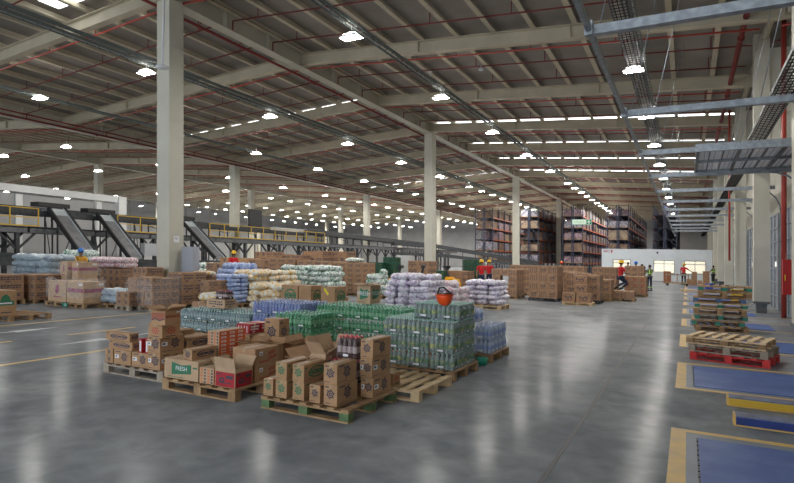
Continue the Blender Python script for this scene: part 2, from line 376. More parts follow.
def strip(name, x0, x1, y0, y1, z, m, label):
    b = MB(); n = max(1, int((y1 - y0) / 4))
    for i in range(n): b.box(x0, x1, y0 + (y1 - y0) * i / n, y0 + (y1 - y0) * (i + 1) / n, z - .004, z, 0)
    return struct(b.build(name, m, shear=True), label)
strip('floor_joint', -1.06, -1.02, -3, 100, .002, jointm, 'dark straight joint in the concrete floor')
strip('floor_line', -9.33, -9.23, 2, 8.2, .003, floory, 'solid yellow floor line nearest the boxes')
strip('floor_line', -14.05, -13.95, 2, 11.2, .003, floory, 'solid yellow floor line beyond the white arrows')
for y0, y1 in ((1.2, 2.8), (4.4, 6.0), (7.1, 8.7)): strip('floor_line', -11.6, -11.5, y0, y1, .003, floory, 'yellow dash between the two white arrows')
for xc, y0, y1, dr in ((-12.85, 3.4, 7.7, 1), (-10.45, 6.2, 9.3, -1)):
    b = MB(); tip = y1 if dr > 0 else y0; ba = tip - dr * 1.0; end = y0 if dr > 0 else y1
    b.face([(xc - .05, min(ba, end), .003), (xc + .05, min(ba, end), .003), (xc + .05, max(ba, end), .003), (xc - .05, max(ba, end), .003)], 0)
    b.face([(xc - .16, ba, .003), (xc + .16, ba, .003), (xc, tip, .003)][::dr], 0)
    struct(b.build('floor_arrow', floorw, shear=True), 'white arrow painted on the floor pointing ' + ('away' if dr > 0 else 'back'))
# roof
dk = MB(); xs = seg_x(XW, XE)
for a, b in zip(xs, xs[1:]):
    za, zb_ = zb(a) + .82, zb(b) + .82
    dk.face([(a, YS, za), (a, YN, za), (b, YN, zb_), (b, YS, zb_)], 0)
    dk.face([(a, YS, za + .1), (b, YS, zb_ + .1), (b, YN, zb_ + .1), (a, YN, za + .1)], 0)
struct(dk.build('ceiling', deckm, shear=True), 'grey brown underside of the metal roof deck')
RY = [13.7 + 7.5 * k for k in range(-2, 15)]
for Y in RY:
    for a, b in zip(xs, xs[1:]):
        r = MB(); za, zc = zb(a), zb(b)
        for z0, z1, w in ((0, .03, .30), (.03, .50, .03), (.50, .53, .30)):
            r.v += []; n = len(r.v)
            for (x, z) in ((a, za), (b, zc)):
                r.v += [(x, Y - w / 2, z + z0), (x, Y + w / 2, z + z0), (x, Y + w / 2, z + z1), (x, Y - w / 2, z + z1)]
            for f in ((0, 1, 2, 3), (7, 6, 5, 4), (0, 4, 5, 1), (1, 5, 6, 2), (2, 6, 7, 3), (3, 7, 4, 0)):
                r.f.append(tuple(n + i for i in f)); r.m.append(0); r.sm.append(False)
        for q in range(1, 3):
            x = a + (b - a) * q / 3; z = zb(x); r.box(x - .02, x + .02, Y - .16, Y + .16, z + .02, z + .51)
        struct(r.build('roof_rafter', cream2, shear=True), 'cream steel rafter under the roof')
x = XE - .9
while x > XW:
    p = MB(); z = zb(x) + .53
    ys_ = [YS + (YN - YS) * i / 6 for i in range(7)]
    for a, b in zip(ys_, ys_[1:]):
        p.beam((x, a, z + .13), (x, b, z + .13), .05, .24); p.beam((x + .05, a, z + .02), (x + .05, b, z + .02), .19, .035)
    struct(p.build('roof_purlin', cream2, shear=True), 'cream roof purlin running the length of the hall'); x -= 1.55
for Xg in (-16.3, -35.0, -53.7, -72.4):
    g = MB(); z = zb(Xg)
    for a in RY[:-1]:
        for z0, z1, w in ((-.14, -.10, .5), (-.10, .78, .04), (.78, .81, .5)): g.box(Xg - w / 2, Xg + w / 2, a, a + 7.5, z + z0 - .02, z + z1 - .02)
        for q in (2.5, 5): g.box(Xg - .23, Xg + .23, a + q - .02, a + q + .02, z - .1, z + .77)
    struct(g.build('roof_girder', cream, shear=True), 'deep cream girder over a row of columns')
def skylight(Y, x0, x1):
    s = MB(); q = [p for p in seg_x(x0, x1)]
    for a, b in zip(q, q[1:]):
        za, zc = zb(a) + .79, zb(b) + .79
        s.face([(a, Y + .5, za), (b, Y + .5, zc), (b, Y + .85, zc), (a, Y + .85, za)][::-1], 0)
    struct(s.build('window_1', skyl, shear=True), 'bright strip skylight in the roof')
for Y in (36.2, 43.7, 51.2, 58.7): skylight(Y, -16, 3.2)
for Y in (13.7, 28.7, 58.7): skylight(Y, -34.7, -16.6)
sk = MB(); sk.face([(-21.9, 12.3, zb(-21.1) + .76), (-21.9, 13.1, zb(-21.1) + .76), (-20.2, 13.1, zb(-21.1) + .80), (-20.2, 12.3, zb(-21.1) + .80)], 0); struct(sk.build('window_5', skyl, shear=True), 'small bright skylight beside the nearest left rafter')
# walls
w = MB(); w.box(3.4, 3.6, YS, YN, 0, 12); struct(w.build('wall_dock', wallcr, shear=True), 'cream wall behind the dock doors')
w = MB(); w.box(XW, XE, YN - .5, YN - .3, 0, 12)
for i in range(16): w.box(XW + i * 6, XW + i * 6 + .12, YN - .6, YN - .5, 0, 12)
for z in (2.2, 5.2): w.box(XW, XE, YN - .56, YN - .5, z, z + .1)
struct(w.build('wall_end', walllt, shear=True), 'light grey panelled end wall')
w = MB(); w.box(-85.2, -85, YS, YN, 0, 13)
for i in range(22): w.box(-85, -84.9, YS + i * 6, YS + i * 6 + .15, 0, 12.5)
for z in (3, 6, 8.6): w.box(-85, -84.9, YS, YN, z, z + .12)
struct(w.build('wall_far', walllt, shear=True), 'light grey panelled side wall far behind the conveyors')
w = MB(); w.box(-42.2, -42, YS, 30.3, 0, 5.7, 0); w.box(-42.4, -41.85, YS, 30.6, 5.85, 6.35, 1)
for y in range(-8, 31, 6): w.box(-42, -41.8, y + .0, y + .45, 0, 5.7, 1)
w.box(-42.3, -41.7, 29.9, 30.6, 0, 6.35, 1)
struct(w.build('wall_partition', [partm, whitep], shear=True), 'grey panel partition with a white cap beam')
# columns
def column(x, y, ztop, w=.6, label='cream steel column', pad=False):
    c = MB(); c.box(x - w / 2, x + w / 2, y - w / 2, y + w / 2, 0, ztop, 0)
    c.box(x - w / 2 - .004, x - w / 2 + .02, y - w / 2 - .004, y - w / 2 + .02, 0, ztop, 0)
    for z in (3.2, 6.4, 9.0): c.box(x - w / 2 - .012, x + w / 2 + .012, y - w / 2 - .012, y + w / 2 + .012, z, z + .03, 0)
    c.box(x - w / 2 - .06, x + w / 2 + .06, y - w / 2 - .06, y + w / 2 + .06, 0, .04, 0)
    return struct(c.build('column', colpaint, shear=True), label)
n = 0
for Xc in (-16.3, -35.0, -53.7, -72.4):
    for k in range(5):
        Y = 13.7 + 22.5 * k
        lab = 'cream column, %s from the camera in the %s row from the docks' % (ORD[k], ORD[n])
        c = column(Xc, Y, zb(Xc) - .16, .62, lab)
        if n == 0 and k == 0:
            p = MB(); F = Face(p, (Xc + .313, Y - .12, 2.15), (0, .24, 0), (0, 0, .22), .002); F.rect(0, 0, 1, 1, 0); F.text('P21', .5, .6, .10, 1, 1)
            struct(p.build('column_sign', [white, ink], shear=True), 'small white number plate on the big column')
            p = MB(); p.box(Xc + .45, Xc + 1.0, Y + .1, Y + .4, .7, 2.0); tag(p.build('electric_cabinet', mat('cabinet_grey', (.36, .38, .44), .5), shear=True), 'grey electric cabinet beside the big near column', 'cabinet')
    n += 1
DY = [5.8, 15.9, 24.8, 34, 43, 52, 61]
for i, Y in enumerate(DY):
    c = MB(); c.box(2.22, 2.72, Y - .25, Y + .22, .42, 11, 0); c.box(2.3, 2.64, Y - .17, Y + .14, .0, .42, 1); c.box(2.2, 2.74, Y - .27, Y + .24, .36, .44, 1)
    c.box(2.72, 3.4, Y - .05, Y + .05, 7.5, 9.9, 0)
    struct(c.build('column', [colpaint, midst], shear=True), 'dock side column, %s from the camera' % ORD[i])
    b = MB(); b.beam((2.7, Y + .3, 5.2), (3.35, Y + 3.4, 9.3), .06, .06); b.beam((2.7, Y + 4, 9.4), (2.7, Y + .3, 9.4), .1, .2)
    struct(b.build('wall_brace', cream, shear=True), 'cream brace beside dock column %s' % ORD[i])
# dock doors, marks and plates
for i in range(12):
    top = 6.7 + 4.5 * i; bot = top - 2.32; yc = (top + bot) / 2
    nm = 'the %s dock bay from the camera' % ORD[i]
    m = MB(); zz = .004
    m.box(-.15, -.01, bot, top, 0, zz, 0); m.box(-.01, 3.3, bot, bot + .1, 0, zz, 0); m.box(-.01, 3.3, top - .1, top, 0, zz, 0)
    m.box(-.01, 3.3, bot + .1, top - .1, 0, .002, 1)
    struct(m.build('floor_marking', [floory, floorg], shear=True), 'yellow outline around ' + nm)
    p = MB(); p.box(.10, 2.15, bot + .24, top - .28, 0, .012, 0)
    for k in range(12): p.box(.085, .1, bot + .26 + k * .15, bot + .36 + k * .15, 0, .014, 1)
    tag(put(p.build('dock_leveller_plate', [bluepl, blackm]), 0, 0, 0), 'worn blue steel dock leveller plate in ' + nm, 'dock plate', None)
    d = MB(); w_ = 1.55; z1 = 3.9
    for k in range(7): d.box(3.24, 3.30, yc - w_, yc + w_, .02 + k * .55, .02 + k * .55 + .535, 0)
    dm = mat('door_panel', (.27, .30, .34), .45, .2, var=.06, vscale=2)
    for k in range(8): d.box(3.2, 3.24, yc - w_, yc + w_, .0 + k * .55, .05 + k * .55, 1)
    for k in (-1, -.33, .33, 1): d.box(3.2, 3.24, yc + k * (w_ - .05) - .04, yc + k * (w_ - .05) + .04, 0, z1, 1)
    d.box(3.23, 3.238, yc - .8, yc - .5, 1.75, 1.95, 2); d.box(3.23, 3.238, yc + .5, yc + .8, 1.75, 1.95, 2)
    if 1 <= i: struct(d.build('door_%d' % (i + 1), [dm, galv, glassm], shear=True), 'closed grey sectional dock door of ' + nm)
    # overhead tracks
    Yt = 7.6 + 4.5 * i; t = MB()
    t.box(-1.1, 3.0, Yt - .03, Yt + .03, 4.75, 4.87); t.box(-1.1, 3.0, Yt - .06, Yt + .06, 4.74, 4.755)
    pts = [(3.18, 0), (3.18, 3.7), (3.14, 4.1), (3.0, 4.4), (2.8, 4.6), (2.5, 4.72), (2.1, 4.76)]
    for a, b in zip(pts, pts[1:]): t.beam((a[0], Yt - .12, a[1]), (b[0], Yt - .12, b[1]), .05, .05)
    for a in (-1.0, 1.2): t.tube([(a, Yt, 4.87), (a + .9, Yt + .2, 9.3)], .008, 4)
    for q in range(10): t.box(-.8 + q * .4, -.78 + q * .4, Yt - .035, Yt - .03, 4.79, 4.82)
    tag(t.build('door_track', galv, shear=True), 'galvanised overhead door track, %s from the camera' % ORD[i], 'door track', None)
for i in range(14):
    b = MB(); y0 = 3.1 + 4.5 * i; b.box(-1.16, -1.10, y0 + .05, y0 + 4.45, 4.76, 4.86)
    b.box(-1.18, -1.08, y0 + 4.38, y0 + 4.5, 4.72, 4.9)
    tag(b.build('track_tie_bar', galv, shear=True), 'galvanised tie bar joining the tips of door tracks at dock bay %s' % ORD[i], 'track bar', None)
dpan = MB(); y0, y1 = 16.85, 20.95
for i in range(5):
    x0 = .25 + i * .58; dpan.box(x0, x0 + .565, y0, y1, 4.9, 4.95, 0)
    for k in range(4): dpan.box(x0 + .13 * k + .06, x0 + .13 * k + .07, y0, y1, 4.894, 4.9, 1)
op = empty('open_dock_door'); tag(op, 'raised grey sectional door hanging level over the fourth dock bay', 'door')
link('door_panel', dpan.mesh('door_panel', [mat('panel_grey', (.85, .85, .88), .45, var=.05, vscale=3), midst], True), op)
for yy in (y0, (y0 + y1) / 2, y1 - .06):
    f = MB(); f.box(.2, 3.1, yy, yy + .07, 4.82, 4.9); link('door_stile', f.mesh('door_stile', galv, True), op)
for k in (0, 1.0, 2.0, 2.85):
    f = MB(); f.box(.22 + k, .29 + k, y0, y1, 4.82, 4.9); link('door_rail', f.mesh('door_rail', midst, True), op)
for k in (.33, .66, 1.33, 1.66, 2.33, 2.6):
    f = MB(); f.box(.22 + k, .25 + k, y0, y1, 4.86, 4.9); link('door_rib', f.mesh('door_rib', midst, True), op)
f = MB(); f.box(.2, 3.1, y0 - .1, y0 - .05, 4.85, 4.98); link('door_edge', f.mesh('door_edge', galv, True), op)
# cable trays
traym = mat('tray_grey', (.14, .165, .155), .8, 0)
def tray(x, z, w, y0, y1, m, label, cat='cable tray', cables=3, step=.45):
    t = MB()
    for sx in (-w / 2, w / 2): t.box(x + sx - .012, x + sx + .012, y0, y1, z, z + .09)
    y = y0
    while y < y1: t.box(x - w / 2, x + w / 2, y, y + .03, z, z + .02); y += step
    o = t.build('cable_tray', m, shear=True); tag(o, label, cat)
    for c in range(cables):
        k = MB(); xx = x - w / 2 + (c + .6) * w / (cables + .3); k.tube([(xx, y0, z + .04), (xx, y1, z + .04)], .018, 5, 0); link('cable', k.mesh('cable', blackm if c % 2 else cable, True), o)
    return o
tray(-1.8, 9.45, .50, 6, 100, blackm, 'wide black cable tray under the roof nearest the docks', cables=8, step=.22)
tray(-1.45, 9.5, .12, 6, 100, traym, 'narrow grey cable tray beside the wide black tray', cables=1)
tray(-10.0, 9.55, .30, 6, 100, traym, 'grey cable tray over the aisle, second from the dock wall', cables=2)
tray(-19.6, 9.45, .30, 6, 100, traym, 'grey cable tray behind the big near column', cables=2)
tray(-19.15, 9.5, .12, 6, 100, traym, 'slim grey tray beside the tray behind the near column', cables=1)
tray(-28.0, 9.2, .30, 6, 100, traym, 'grey cable tray, fourth from the dock wall', cables=2)
tray(1.96, 5.74, .45, 3, 90, blackm, 'black ladder tray along the dock columns', cables=8, step=.22)
# sprinkler pipes
nump = 0
for ri, Y in enumerate(RY[:-5]):
    for j, dy_ in enumerate((.32, 2.75, 5.15)):
        for a, b in zip(xs, xs[1:]):
            if b < -55 or (Y + dy_ < 12 and b > -10) or (Y > 60 and b < -36): continue
            t = MB(); yy = Y + dy_; dz = -.10 if j == 0 else .22; m = redb if j == 0 else redp
            t.tube([(a + .3, yy, zb(a) + dz), (b - .3, yy, zb(b) + dz)], .034 if j == 0 else .028, 6)
            if b > -17 and a < -10: t.tube([(a + .3, yy, zb(a) + dz), (a + .3, yy, zb(a) - .15)], .03, 5)
            o = t.build('sprinkler_pipe', m, shear=True)
            tag(o, 'red sprinkler pipe %s of roof bay %s' % (ORD[j], ORD[ri]) + (' above the docks' if b > 0 else ' beyond the near columns' if b > -17 else ' far side'), 'sprinkler pipe', 'red sprinkler pipes under the roof')
            if Y < 45 and b > -36:
                q = a + 1.6
                while q < b:
                    h = MB(); z = zb(q) + dz; h.tube([(q, yy, z), (q, yy, z + .42), (q + .12, yy, z + .42), (q + .12, yy, z + .30)], .022, 5); link('sprinkler_drop', h.mesh('sprinkler_drop', m, True), o); q += 3.1
for (x, z, r, lab) in ((-16.85, 10.62, .06, 'red water main beside the ridge girder'), (-34.4, 9.45, .06, 'red water main beside the valley girder'), (-32.6, 9.3, .045, 'second red water main near the valley girder'), (1.7, 9.85, .09, 'red water main along the dock side'), (-16.1, 11.45, .04, 'thin dark conduit on the ridge girder')):
    t = MB(); t.tube([(x, 4, z), (x, 100, z)], r, 8)
    if r > .055:
        for k in range(12): t.tube([(x, 8 + k * 7.5, z - .02), (x, 8.12 + k * 7.5, z - .02)], r + .03, 8)
    tag(t.build('water_main', redp if r > .04 else dkst, shear=True), lab, 'pipe')
for (x, y, z0, z1, r, lab) in ((2.95, 23.0, 0, 10.3, .08, 'red riser pipe above the red hose cabinet'), (2.75, 41.0, 0, 9.8, .07, 'red riser pipe by the third dock column'), (1.95, 33.4, 2.0, 9.8, .05, 'red drop pipe near the fourth dock column'), (3.05, 19.6, 0, 10.3, .05, 'grey conduit riser next to the red riser')):
    t = MB(); t.tube([(x, y, z0), (x, y, z1)], r, 8); tag(t.build('riser_pipe', redb if 'red' in lab[:4] else galv, shear=True), lab, 'pipe')
    if z0 > .5: pass
# fire hose cabinet
fc = MB(); fc.box(2.78, 3.2, 21.9, 22.1, .85, 2.0, 0); o = fc.build('hose_cabinet', mat('cabinet_red', (.45, .01, .01), .4), shear=True); tag(o, 'red fire hose cabinet on the red riser by the doors', 'cabinet')
e = MB(); F = Face(e, (2.78, 21.9, .85), (.42, 0, 0), (0, 0, 1.15), .003); F.rect(.62, .52, .95, .85, 0); F.rect(.7, .58, .88, .68, 1, 1); e.tube([(2.84, 21.88, 1.3), (2.84, 21.88, 1.5)], .012, 5, 1); link('emblem', e.mesh('emblem', [blackm, yellowm], True), o)
bn = MB(); bn.lathe([(.15, 0), (.19, .1), (.22, .85), (.24, .87), (.24, .93), (.1, 1.0)], seg=14); o = bn.build('waste_bin', mat('bin_blue', (.01, .06, .28), .4)); put(o, 2.53, 17.4 - .9, 0); tag(o, 'blue waste bin standing by the nearest dock column', 'bin')
bl = MB()
for k in range(3): bl.box(.2 * k - .3, .2 * k - .12, -.2, .2, 0, .55 - .03 * k)
bl.box(-.32, .3, -.22, .22, .5, .6); o = bl.build('salt_bin', yelp); put(o, 2.2, 31.5, 0); tag(o, 'yellow bin beyond the tall pallet stack', 'bin')
# wheel guide beams by the first two docks
for (x0, y0, mm, em, lab) in ((.45, 8.15, yelp, yelp, 'yellow wheel guide beam lying between two dock bays'), (.46, 7.18, bluedk, yelp, 'navy wheel guide beam lying nearest the camera')):
    o = empty('wheel_guide'); put(o, x0, y0); tag(o, lab, 'wheel guide')
    b = MB(); b.box(.02, 2.5, 0, .22, .012, .095, 0); b.box(.02, 2.5, 0, .22, .095, .11, 1); link('beam', b.mesh('beam', [mm, mat('worn_top', (.13, .15, .24), .45, var=.25, vscale=8)]), o)
    b = MB(); b.box(0, .02, 0, .22, 0, .11); link('end_plate', b.mesh('end_plate', floory), o)
    b = MB(); b.box(.02, .9, -.02, .22, 0, .012); link('base_plate', b.mesh('base_plate', floory), o)
# lamps
lampx = [-1.8, -9.9, -19.5, -27.6, -37.2, -45.6, -56.0, -64.5, -74]
_lh = MB(); _lh.box(-.24, .24, -.16, .16, .03, .09, 0); _lh.box(-.1, .1, -.1, .1, .09, .17, 0); _lh.tube([(0, 0, .15), (0, 0, .62)], .008, 4, 0); _lh.box(-.24, .24, -.16, .16, .09, .10, 1); LH = _lh.mesh('lamp_housing', [lampw, added_upl])
_lp = MB()
for k in (-.125, 0, .125):
    _lp.box(-.35, .35, k - .056, k + .056, .004, .03, 1); _lp.face([(-.34, k - .052, 0), (-.34, k + .052, 0), (.34, k + .052, 0), (.34, k - .052, 0)], 0)
LP = _lp.mesh('light_panel', [lampe, lampw])
_lf = MB(); _lf.box(-.24, .24, -.16, .16, .03, .09, 0); _lf.tube([(0, 0, .09), (0, 0, .62)], .008, 4, 0); _lf.face([(-.27, -.17, .02), (-.27, .17, .02), (.27, .17, .02), (.27, -.17, .02)], 1); LF = _lf.mesh('high_bay_lamp', [lampw, lampe, added_upl])
for i, X in enumerate(lampx):
    k = -1 if i in (0,) else 0
    for j in sorted(list(range(14)) + [q + .5 for q in range(5, 13)]):
        Y = 15.2 + 7.55 * j + (.4 if i % 2 else 0)
        if (X < -36 and Y < 22) or (i == 0 and j % 1): continue
        z = 9.06 + (.0 if i < 4 else -.3)
        if Y < 50:
            o = link('high_bay_lamp', LH); link('light_panel', LP, o)
        else: o = link('high_bay_lamp', LF)
        put(o, X, Y, z); tag(o, 'lit high bay lamp, %s from the camera, lamp row %s from the docks' % (ORD[int(j) if j <= 5 else int(j * 2 - 5)], ORD[i]), 'lamp', 'high bay lamps under the roof')
# hanging rods
for (px, py, F, zt, lab) in ((162.5, 68, 17.5, 10.9, 'white hanging antenna disc on a rod before the near column'), (430.5, 72, 27, 10.4, 'white hanging sensor left of the second column'), (481, 70, 24, 10.2, 'white hanging sensor above the aisle'), (309, 215, 45, 9.8, 'white hanging sensor over the conveyor')):
    u = px - 397; R = u * F / FPX; X, Y = R * CO - F * SI, R * SI + F * CO; z = HC - (py - 257.6 - SLOPE * u) * F / FPX
    b = MB(); b.tube([(0, 0, .05), (0, 0, zt - z)], .035 if px < 200 else .012, 6); b.lathe([(.04, .1), (.2 if px < 200 else .1, .05), (.22 if px < 200 else .12, 0), (.05, -.04)], seg=12)
    o = b.build('hanging_sensor', mat('sensor_white', (.62, .62, .64), .4)); put(o, X, Y, z); tag(o, lab, 'sensor')

# ------------------------------------------------------------------ conveyor mezzanine
def bars(name, m, specs, parent=None, label=None, cat=None):
    b = MB()
    for s_ in specs: b.beam(*s_)
    o = b.build(name, m, parent, shear=True)
    if label: tag(o, label, cat)
    return o
mz = empty('conveyor_mezzanine'); tag(mz, 'long dark steel conveyor mezzanine with knee-braced posts', 'conveyor platform')
b = MB()
for y in range(-6, 84, 6):
    b.box(-34.6, -33.0, y, y + 6, 3.0, 3.06); b.box(-33.1, -33.0, y, y + 6, 2.72, 3.1); b.box(-34.6, -34.5, y, y + 6, 2.72, 3.1)
    for k in range(3): b.box(-34.6, -33.0, y + 2 * k, y + 2 * k + .1, 2.75, 3.0)
link('deck', b.mesh('deck', midst, True), mz)
for i in range(20):
    y = -5 + 4.5 * i; b = MB()
    for x in (-33.15, -34.45):
        b.beam((x, y, 0), (x, y, 2.75), .2, .2)
        for s_ in (-1, 1): b.beam((x, y, 1.75), (x, y + s_ * 1.0, 2.75), .1, .1)
    b.beam((-33.15, y, 1.9), (-34.45, y, 2.75), .08, .08)
    link('post', b.mesh('post', dkst, True), mz)
def railing(x, y0, y1, z, label, cat='railing'):
    r = empty('safety_railing'); tag(r, label, cat); b = MB()
    for k in (.55, 1.08): b.beam((x, y0, z + k), (x, y1, z + k), .05, .05)
    b.beam((x, y0, z + .05), (x, y1, z + .05), .02, .12); link('rail', b.mesh('rail', yelp, True), r)
    n_ = max(1, int((y1 - y0) / 1.5))
    for i in range(n_ + 1):
        y = y0 + (y1 - y0) * i / n_; b = MB(); b.beam((x, y, z), (x, y, z + 1.1), .05, .05); link('rail_post', b.mesh('rail_post', yelp, True), r)
railing(-33.05, 8, 18.6, 3.06, 'yellow safety railing on the platform left of the chutes')
railing(-33.05, 23.6, 27, 3.06, 'yellow safety railing between the second and third chute')
railing(-33.05, 31.5, 47, 3.06, 'yellow safety railing on the platform beyond the chutes')
def conveyor(pts, w, label, m1=blackm, m2=dkst, leg_to=None, cat='conveyor', h=.28):
    o = empty('belt_conveyor'); tag(o, label, cat)
    a = MB(); f = MB()
    for p, q in zip(pts, pts[1:]):
        p, q = Vector(p), Vector(q); d = (q - p).normalized(); s_ = Vector((d.y, -d.x, 0)).normalized() * (w / 2)
        a.beam(p, q, w - .06, .06); f.beam(p + s_ + Vector((0, 0, -.05)), q + s_ + Vector((0, 0, -.05)), .06, h); f.beam(p - s_ + Vector((0, 0, -.05)), q - s_ + Vector((0, 0, -.05)), .06, h)
        L_ = (q - p).length; n_ = int(L_ / 1.6)
        for i in range(n_ + 1):
            c = p + d * (L_ * i / max(1, n_)); f.beam(c - s_ - Vector((0, 0, .16)), c + s_ - Vector((0, 0, .16)), .05, .08)
    link('belt', a.mesh('belt', m1, True), o); link('side_frame', f.mesh('side_frame', m2, True), o)
    if leg_to is not None:
        for p, q in zip(pts, pts[1:]):
            p, q = Vector(p), Vector(q); L_ = (q - p).length; n_ = max(1, int(L_ / 3.2)); d = (q - p).normalized(); s_ = Vector((d.y, -d.x, 0)).normalized() * (w / 2)
            for i in range(n_ + 1):
                c = p + d * (L_ * i / n_)
                if c.z - leg_to < .3: continue
                l = MB()
                for sg in (-1, 1): l.beam(c + s_ * sg, Vector((c.x + s_.x * sg, c.y + s_.y * sg, leg_to)), .07, .07)
                if c.z - leg_to > .8: l.beam(Vector((c.x + s_.x, c.y + s_.y, leg_to + .4)), Vector((c.x - s_.x, c.y - s_.y, c.z - .3)), .04, .04)
                link('support_leg', l.mesh('support_leg', m2, True), o)
    return o
conveyor([(-33.85, 3, 3.95), (-33.85, 44, 3.95)], .9, 'black belt conveyor running along the top of the platform', leg_to=3.06)
conveyor([(-36.2, 8, 4.35), (-36.2, 60, 4.25)], .8, 'second raised belt conveyor behind the platform', leg_to=0)
conveyor([(-33.85, 44.2, 4.25), (-33.85, 76, 3.75)], 1.2, 'black raised conveyor gently falling beyond the railing', leg_to=3.06, h=.5)
conveyor([(-33.4, 62.5, 3.7), (-29, 67, 3.4), (-17, 71.5, 1.5)], 1.2, 'dark inclined conveyor falling towards the racks', leg_to=0, h=.5)
conveyor([(-32.2, 60.5, 2.4), (-27, 64.5, 2.2), (-15, 69.0, 1.0)], 1.0, 'lower dark inclined conveyor in front of the racks', leg_to=0, h=.4)
conveyor([(-29.4, 9, 1.25), (-29.4, 33, 1.15)], 1.1, 'low black collecting conveyor under the chutes', leg_to=0, h=.35)
conveyor([(-27.6, 21, 1.0), (-24.6, 29.5, .95)], .9, 'low black conveyor right of the collecting conveyor', leg_to=0, h=.3)
conveyor([(-24.5, 9.4, 1.75), (-20.9, 9.4, 1.55)], 1.2, 'dark conveyor end poking in beside the pale bags', leg_to=0, h=.45)
conveyor([(-31.5, 13, 1.7), (-28, 24, .9)], .8, 'slanting black belt behind the stacked bags', leg_to=0, h=.3)
def chute(y, x0, z0, x1, z1, w, label):
    o = empty('sorting_chute'); tag(o, label, 'chute')
    b = MB(); b.beam((x0, y, z0), (x1, y, z1), w, .05); link('slide', b.mesh('slide', belt, True), o)
    b = MB(); b.box(x0 - .7, x0 + .15, y - w / 2, y + w / 2, z0 - .05, z0 + .0); b.beam((x0, y, z0 + .02), (x0 + (x1 - x0) * .14, y, z0 + (z1 - z0) * .14 + .02), w, .05)
    link('head_plate', b.mesh('head_plate', chutem, True), o)
    for s_ in (-1, 1):
        r = MB(); r.beam((x0, y + s_ * w / 2, z0 + .07), (x1, y + s_ * w / 2, z1 + .07), .10, .26); link('side_rail', r.mesh('side_rail', blackm, True), o)
        r = MB(); r.beam((x0, y + s_ * (w / 2 - .07), z0 + .1), (x1, y + s_ * (w / 2 - .07), z1 + .1), .03, .08); link('wear_strip', r.mesh('wear_strip', chutem, True), o)
    r = MB(); r.box(x0 - .9, x0 - .1, y - w / 2 - .5, y + w / 2 + .4, z0 + .15, z0 + .4); link('hood', r.mesh('hood', blackm, True), o)
    for f_ in (.3, .75):
        x = x0 + (x1 - x0) * f_; z = z0 + (z1 - z0) * f_; r = MB()
        for s_ in (-1, 1): r.beam((x, y + s_ * w / 2, 0), (x, y + s_ * w / 2, z), .07, .07)
        r.beam((x, y - w / 2, .5), (x, y + w / 2, z - .3), .04, .04); link('support_leg', r.mesh('support_leg', dkst, True), o)
chute(19.6, -33.0, 4.15, -30.0, 1.55, .95, 'steep chute from the platform, first from the camera')
chute(22.6, -33.0, 4.05, -29.9, 1.35, .95, 'steep chute from the platform with a bright head plate, second from the camera')
chute(29.2, -33.0, 4.1, -29.6, 1.4, 1.0, 'chute seen just beyond the big near column')
o = MB(); o.box(-31.6, -31.2, 24.2, 27.2, 1.55, 2.35); tag(o.build('machine_cover', mat('cover_white', (.42, .43, .46), .45), shear=True), 'pale rounded machine cover left of the near column', 'machine cover')
o = MB(); o.box(-34.4, -33.5, 8.5, 12.2, 4.15, 4.7); tag(o.build('sorter_housing', mat('housing_grey', (.20, .21, .23), .5), shear=True), 'grey sorter housing behind the yellow railing', 'sorter')
o = MB(); o.box(-34.4, -33.6, 40.2, 45.2, 3.95, 4.35); tag(o.build('sorter_cover', mat('cover_pale', (.50, .53, .56), .4), shear=True), 'pale cover on the far part of the platform conveyor', 'sorter')
o = MB(); o.box(-34.4, -34.2, 37.2, 38.8, 4.2, 5.8); tag(o.build('control_screen', blackm, shear=True), 'black panel standing against the second row column', 'panel')
